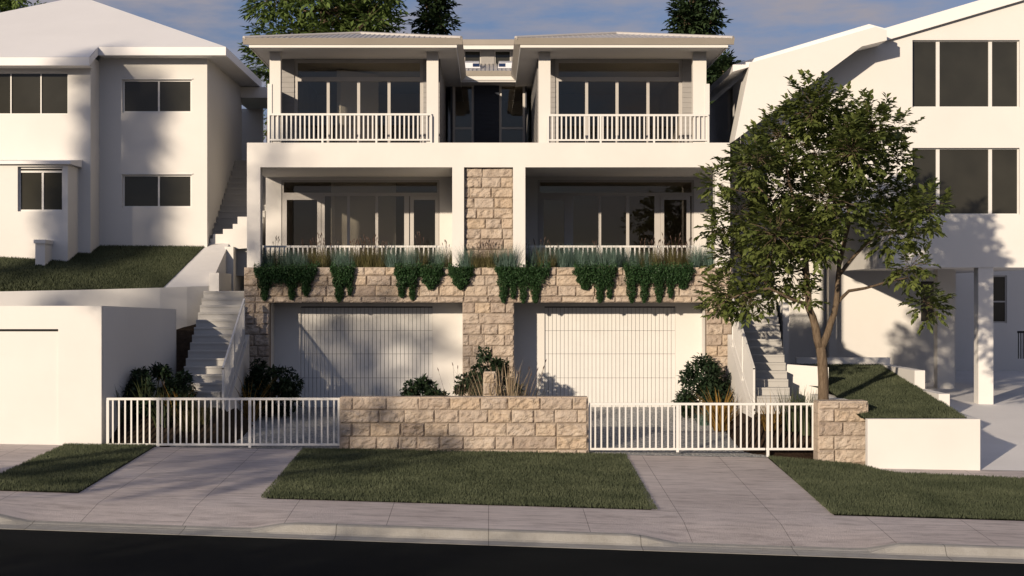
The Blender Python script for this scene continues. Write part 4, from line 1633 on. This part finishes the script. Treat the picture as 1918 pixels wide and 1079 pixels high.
# ------------------------------------------------------------------ trees
def spray_tree(root, clusters, trunk_nodes, rng, per, L, W, mat, twig=.35, n_spray=1.0, leaf_per=8):
    """limbs to every cluster, twigs inside it, a whorl of leaves at every twig end"""
    tm = MB()
    pts, dirs = [], []
    for c, r in clusters:
        c = Vector(c)
        node = min(trunk_nodes, key=lambda q: (Vector(q[0]) - c).length + .8 * max(0, q[0][2] - c.z + .3))
        p0 = Vector(node[0])
        mid = (p0 + c) / 2 + Vector((rng.uniform(-.15, .15), rng.uniform(-.15, .15), -.12 * (c - p0).length + rng.uniform(0, .2)))
        rr = min(node[1] * .6, .028 + .01 * r)
        tm.tube([p0, mid, c], [rr, rr * .7, rr * .35], 6)
        k = int(per * r * r * n_spray)
        for i in range(k):
            v = Vector((rng.gauss(0, 1), rng.gauss(0, 1), rng.gauss(0, .85))).normalized() * (rng.random() ** .45) * r
            tip = c + v
            if i % 3 == 0: tm.tube([c + v * .1, c + v * .55 + Vector((0, 0, .04)), tip], [rr * .3, .007, .004], 4)
            ax = (v.normalized() + Vector((rng.uniform(-.5, .5), rng.uniform(-.5, .5), rng.uniform(-.3, .4)))).normalized()
            s1 = ax.cross(Vector((0, 0, 1)))
            if s1.length < .1: s1 = Vector((1, 0, 0))
            s1.normalize()
            for j in range(leaf_per):
                tpos = j / leaf_per
                sgn = 1 if j % 2 else -1
                base = tip + ax * (tpos * L * 1.5)
                dd = ax * (.55 + tpos * .5) + s1 * sgn * (1.0 - tpos * .6) + Vector((rng.uniform(-.25, .25), rng.uniform(-.25, .25), rng.uniform(-.35, .2)))
                pts.append(base); dirs.append(dd)
    pts = np.array(pts); dirs = np.array(dirs)
    n = len(pts)
    V, Fc = leaf_arrays(pts, dirs, rand_dirs(n) * .45 + np.array([0, 0, 1.0]), NP.uniform(.75, 1.2, n) * L, NP.uniform(.8, 1.2, n) * W)
    big = np.repeat(NP.normal(0, .15, n // leaf_per + 1), leaf_per)[:n]
    link_mesh('crown', V, Fc, mat, root, np.repeat(np.clip(NP.normal(.5, .18, n) + big, 0, 1), 4))
    return tm


def street_tree():
    D = 36.6
    root = thing('street_tree', 'leafy street tree with forked trunk behind the sandstone pillar', 'tree', (X(1543, D), D, .05))
    rng = random.Random(5)

    def tp(px, py, dd=0): return (X(px, D + dd), D + dd, Z(py, D + dd))
    limbs = [
        ([tp(1543, 850), tp(1542, 740), tp(1541, 690), tp(1537, 650)], [.145, .12, .112, .105]),
        ([tp(1537, 655), tp(1528, 615), tp(1514, 575), tp(1511, 520, -.2), tp(1508, 460, -.3), tp(1500, 410, -.2), tp(1478, 340, .1), tp(1470, 290)], [.09, .085, .075, .065, .055, .042, .03, .018]),
        ([tp(1539, 652), tp(1556, 605), tp(1566, 570), tp(1570, 520, .3), tp(1578, 470, .4), tp(1590, 420, .4), tp(1585, 350, .2), tp(1560, 280), tp(1535, 210)], [.085, .07, .064, .056, .05, .042, .034, .024, .014]),
        ([tp(1565, 572), tp(1590, 545, .2), tp(1620, 540, .4), tp(1655, 530, .5), tp(1700, 520, .4)], [.04, .035, .03, .022, .012]),
        ([tp(1572, 515, .3), tp(1602, 478, .5), tp(1640, 440, .7), tp(1680, 380, .8)], [.045, .035, .027, .015]),
        ([tp(1508, 470, -.3), tp(1490, 425, -.5), tp(1450, 380, -.6), tp(1410, 340, -.5)], [.04, .032, .025, .014]),
        ([tp(1512, 570), tp(1480, 560, -.3), tp(1440, 540, -.5), tp(1390, 550, -.6), tp(1350, 570, -.6)], [.04, .03, .025, .018, .01]),
        ([tp(1500, 410, -.2), tp(1450, 440, .5), tp(1400, 440, .8)], [.03, .022, .012]),
    ]
    nodes = []
    lm = MB()
    for path, rad in limbs:
        # smooth the limb with extra points
        P_, R_ = [], []
        for i in range(len(path) - 1):
            a, b = Vector(path[i]), Vector(path[i + 1])
            for t in (0, .5):
                j = Vector((rng.uniform(-.02, .02), rng.uniform(-.02, .02), 0)) if t else Vector((0, 0, 0))
                P_.append(a.lerp(b, t) + j); R_.append(rad[i] + (rad[i + 1] - rad[i]) * t)
        P_.append(Vector(path[-1])); R_.append(rad[-1])
        lm.tube(P_, R_, 10)
        if path is not limbs[0][0]:
            nodes += [(tuple(p), r) for p, r in zip(P_[2:], R_[2:])]
    cl = [(1520, 195, 48), (1572, 215, 46), (1632, 232, 44), (1680, 240, 28), (1460, 255, 48), (1530, 285, 58), (1605, 295, 56), (1672, 295, 36), (1405, 315, 50),
          (1470, 350, 60), (1555, 375, 62), (1645, 365, 56), (1712, 380, 44), (1385, 400, 50), (1455, 440, 60), (1372, 480, 48), (1530, 450, 48), (1675, 430, 48),
          (1722, 430, 26), (1425, 525, 52), (1362, 550, 34), (1342, 582, 24), (1480, 510, 44), (1705, 500, 36), (1735, 570, 34), (1510, 555, 22), (1400, 570, 30),
          (1345, 345, 26), (1345, 430, 28), (1500, 225, 40), (1590, 250, 40)]
    clusters = []
    for px, py, r in cl:
        dd = rng.uniform(-1.3, 1.3) * (.35 if py > 540 else 1)
        Dd = D + dd
        clusters.append(((X(px, Dd), Dd, Z(py, Dd)), r * D / F * 1.05))
    for px, py, r in cl[:22:2]:
        dd = rng.choice((-1, 1)) * rng.uniform(1.0, 1.9)
        Dd = D + dd
        clusters.append(((X(px + rng.uniform(-25, 25), Dd), Dd, Z(py + rng.uniform(-20, 20), Dd)), r * D / F * .9))
    tm = spray_tree(root, clusters, nodes, rng, 270, .15, .085, 'leaf_street')
    k = len(lm.v)
    lm.v += tm.v
    lm.f += [tuple(i + k for i in f) for f in tm.f]
    lm.build('trunk', 'bark', root, True)


street_tree()


def generic_tree(name, label, base, height, crown_r, crown_z, mat, seed, n_cl=26, per=26, L=.3, W=.1, trunk_r=.25, shape='round', group=None, dens=1.0):
    rng = random.Random(seed)
    b = Vector(base)
    root = thing(name, label, 'tree', base, group)
    top = b + Vector((rng.uniform(-.3, .3), rng.uniform(-.3, .3), height * .92))
    path, rad, nodes = [], [], []
    for i in range(9):
        t = i / 8
        p = b.lerp(top, t) + Vector((math.sin(t * 5 + seed) * .12, math.cos(t * 4 + seed) * .12, 0)) * (height / 8)
        path.append(p); rad.append(trunk_r * (1 - .9 * t) + .015)
        if t > .25: nodes.append((tuple(p), rad[-1]))
    lm = MB().tube(path, rad, 9)
    cl = []
    cz = b.z + crown_z
    hh = b.z + height - cz
    for i in range(n_cl):
        t = rng.random() if shape != 'cone' else rng.random() ** 1.2
        if shape == 'round':
            a = rng.uniform(0, 6.283)
            ph = rng.uniform(-1, 1)
            rr = math.sqrt(max(0, 1 - ph * ph)) * rng.uniform(.35, .9)
            p = Vector((b.x + crown_r * rr * math.cos(a), b.y + crown_r * rr * math.sin(a), cz + hh * (.5 + .45 * ph)))
            r = crown_r * rng.uniform(.22, .36)
        else:
            a = rng.uniform(0, 6.283)
            env = crown_r * (1 - t) ** .75
            rr = rng.uniform(.3, .95)
            p = Vector((b.x + env * rr * math.cos(a), b.y + env * rr * math.sin(a), cz + hh * t * .97))
            r = max(.35, crown_r * rng.uniform(.18, .30) * (1 - .5 * t))
        cl.append((tuple(p), r))
    tm = spray_tree(root, cl, nodes, rng, per, L, W, mat, n_spray=dens, leaf_per=6)
    k = len(lm.v)
    lm.v += tm.v
    lm.f += [tuple(i + k for i in f) for f in tm.f]
    lm.build('trunk', 'bark', root, True)
    return root


def bt(px, D, zb=6.0): return (X(px, D), D, zb)


generic_tree('leafy_tree', 'broad feathery green tree rising behind the left wing roof of the duplex', bt(618, 66), 12.0, 3.0, 2.6, 'leaf_feather', 31, 95, 60, .34, .12, .3)
generic_tree('conifer', 'dark conifer rising behind the left wing roof beside the feathery tree', bt(816, 68), 9.9, 2.0, .5, 'leaf_conifer', 32, 90, 190, .28, .13, .2, 'cone')
generic_tree('conifer', 'dark conifer rising behind the right wing roof', bt(1302, 66), 11.2, 2.0, .5, 'leaf_conifer', 33, 100, 190, .28, .13, .2, 'cone')
generic_tree('conifer', 'dark conifer in the gap between the duplex and the right house', bt(1352, 62, 4.5), 7.6, 1.35, .4, 'leaf_conifer', 37, 60, 230, .26, .12, .18, 'cone')
generic_tree('leafy_tree', 'small green treetop just right of the left conifer', bt(887, 74), 7.1, .9, 2.5, 'leaf_conifer', 34, 22, 220, .3, .13, .15)
generic_tree('leafy_tree', 'small green treetop left of the right conifer', bt(1222, 72), 7.4, 1.1, 2.5, 'leaf_conifer', 35, 24, 200, .3, .13, .15)
generic_tree('leafy_tree', 'dark treetop above the left end of the left house roof', bt(8, 72), 10.6, 2.2, 4, 'leaf_feather', 36, 34, 90, .32, .12, .22)
generic_tree('leafy_tree', 'thin treetop above the right slope of the left house roof', bt(362, 84), 10.6, 1.4, 4, 'leaf_feather', 38, 22, 60, .30, .11, .2)

# palm behind the left eave
Pm = thing('palm_tree', 'palm with a frond showing between the left house and the duplex', 'palm', (X(520, 62), 62, 4.5))
m = MB().tube([(X(520, 62), 62, 4.5), (X(520, 62) + .1, 62, 8), (X(520, 62), 62, 11.2)], [.16, .13, .11], 8)
m.build('trunk', 'bark', Pm, True)
rng = random.Random(9)
pts, dirs = [], []
for i in range(14):
    a = i / 14 * 6.283 + .2
    for j in range(34):
        t = j / 33
        r = 1.9 * t
        z = 11.2 + .55 * math.sin(t * 2.4) - .55 * t * t
        p = Vector((X(520, 62) + r * math.cos(a), 62 + r * math.sin(a), z))
        for s in (-1, 1):
            pts.append(p)
            dirs.append(Vector((math.cos(a) * .8 - math.sin(a) * s, math.sin(a) * .8 + math.cos(a) * s, -.25)))
pts = np.array(pts); dirs = np.array(dirs)
V, Fc = leaf_arrays(pts, dirs, np.tile(np.array([0, 0, 1.0]), (len(pts), 1)), .42, .05)
link_mesh('crown', V, Fc, 'leaf_conifer', Pm, np.repeat(NP.random(len(pts)), 4))

# trees along the near side of the road, out of frame at the left: they throw the dappled shade


def shade_tree(name, label, x, D, trunk_top, uw, seed, per=26, L=.34, W=.15):
    """uw: where each clump's shadow falls, as offsets on the facade plane"""
    rng = random.Random(seed)
    zb = g(x, 26.9) - .15
    root = thing(name, label, 'tree', (x, D, zb), 'street trees across the road')
    lm = MB()
    path, rad, nodes = [], [], []
    for i in range(8):
        t = i / 7
        p = Vector((x + .15 * math.sin(3 * t + seed), D + .1 * math.sin(4 * t), zb + trunk_top * t))
        path.append(p); rad.append(.24 * (1 - .8 * t))
        if t > .2: nodes.append((tuple(p), rad[-1]))
    lm.tube(path, rad, 9)
    cl = []
    for u, w_, r in uw:
        Dd = D + rng.uniform(-1.6, 1.6)
        cl.append(((u + .57 * (Dd - 42), Dd, w_ - .27 * (Dd - 42)), r))
    tm = spray_tree(root, cl, nodes, rng, per, L, W, 'leaf_street', leaf_per=6)
    k = len(lm.v)
    lm.v += tm.v
    lm.f += [tuple(i + k for i in f) for f in tm.f]
    lm.build('trunk', 'bark', root, True)


shade_tree('leafy_tree', 'tall spreading tree across the road that dapples the left garage door', -19.5, 14, 11.0, [
    (-5.2, 2.6, .75), (-4.2, 1.7, .6), (-3.2, 2.8, .5), (-2.9, 1.2, .55), (-1.9, 2.0, .45), (-2.2, 3.1, .4),
    (-5.6, 5.0, .5), (-5.3, 6.6, .45), (-5.8, 3.7, .5), (-8.6, 3.0, .6), (-7.2, 3.3, .5), (-6.5, 2.9, .4), (-9.4, 2.9, .45), (-7.9, 2.7, .4),
    (-3.7, .7, .55), (-2.6, .1, .5), (-4.6, 2.1, .55), (-3.6, 1.9, .45), (-2.4, 2.6, .45), (-3.2, .4, .5), (-1.9, .8, .4), (-.5, 1.8, .35), (-5.0, 3.2, .4), (-4.0, 1.1, .5), (-3.5, .2, .4), (-4.4, 1.9, .4), (-3.3, 1.4, .4), (-4.4, 3.2, .4), (-7.3, 6.0, .45), (-7.8, 7.1, .4), (-6.8, 6.9, .35),
    (-2.4, -1.9, .7), (-1.5, -1.6, .8), (-.5, -1.7, .8), (.5, -1.9, .8), (1.3, -1.2, .5), (-1.0, -.7, .5), (.1, -.9, .4), (-1.8, -.7, .5),
    (-.2, -2.6, .6), (1.2, -2.7, .6), (2.0, -2.2, .5), (2.5, -1.9, .45), (3.3, -2.0, .35), (-2.6, -2.8, .5)], 51, 60)
shade_tree('leafy_tree', 'slim upright tree across the road that shades the left house', -27.2, 14, 16.0,
           [(-10.95 + .1 * math.sin(i * 2.1), 4.0 + i * .36, .42) for i in range(17)], 52, 150)
for x, lab in ((-16.5, 'round low tree across the road at the far left'), (-13.6, 'spreading low tree across the road'), (-10.8, 'broad low tree across the road')):
    shade_tree('leafy_tree', lab, x, 8, 3.4, [(x + 19.4 + R.uniform(-1.3, 1.0), R.uniform(-7.6, -5.4), R.uniform(.5, .8)) for k in range(11)], int(60 - x), 50)
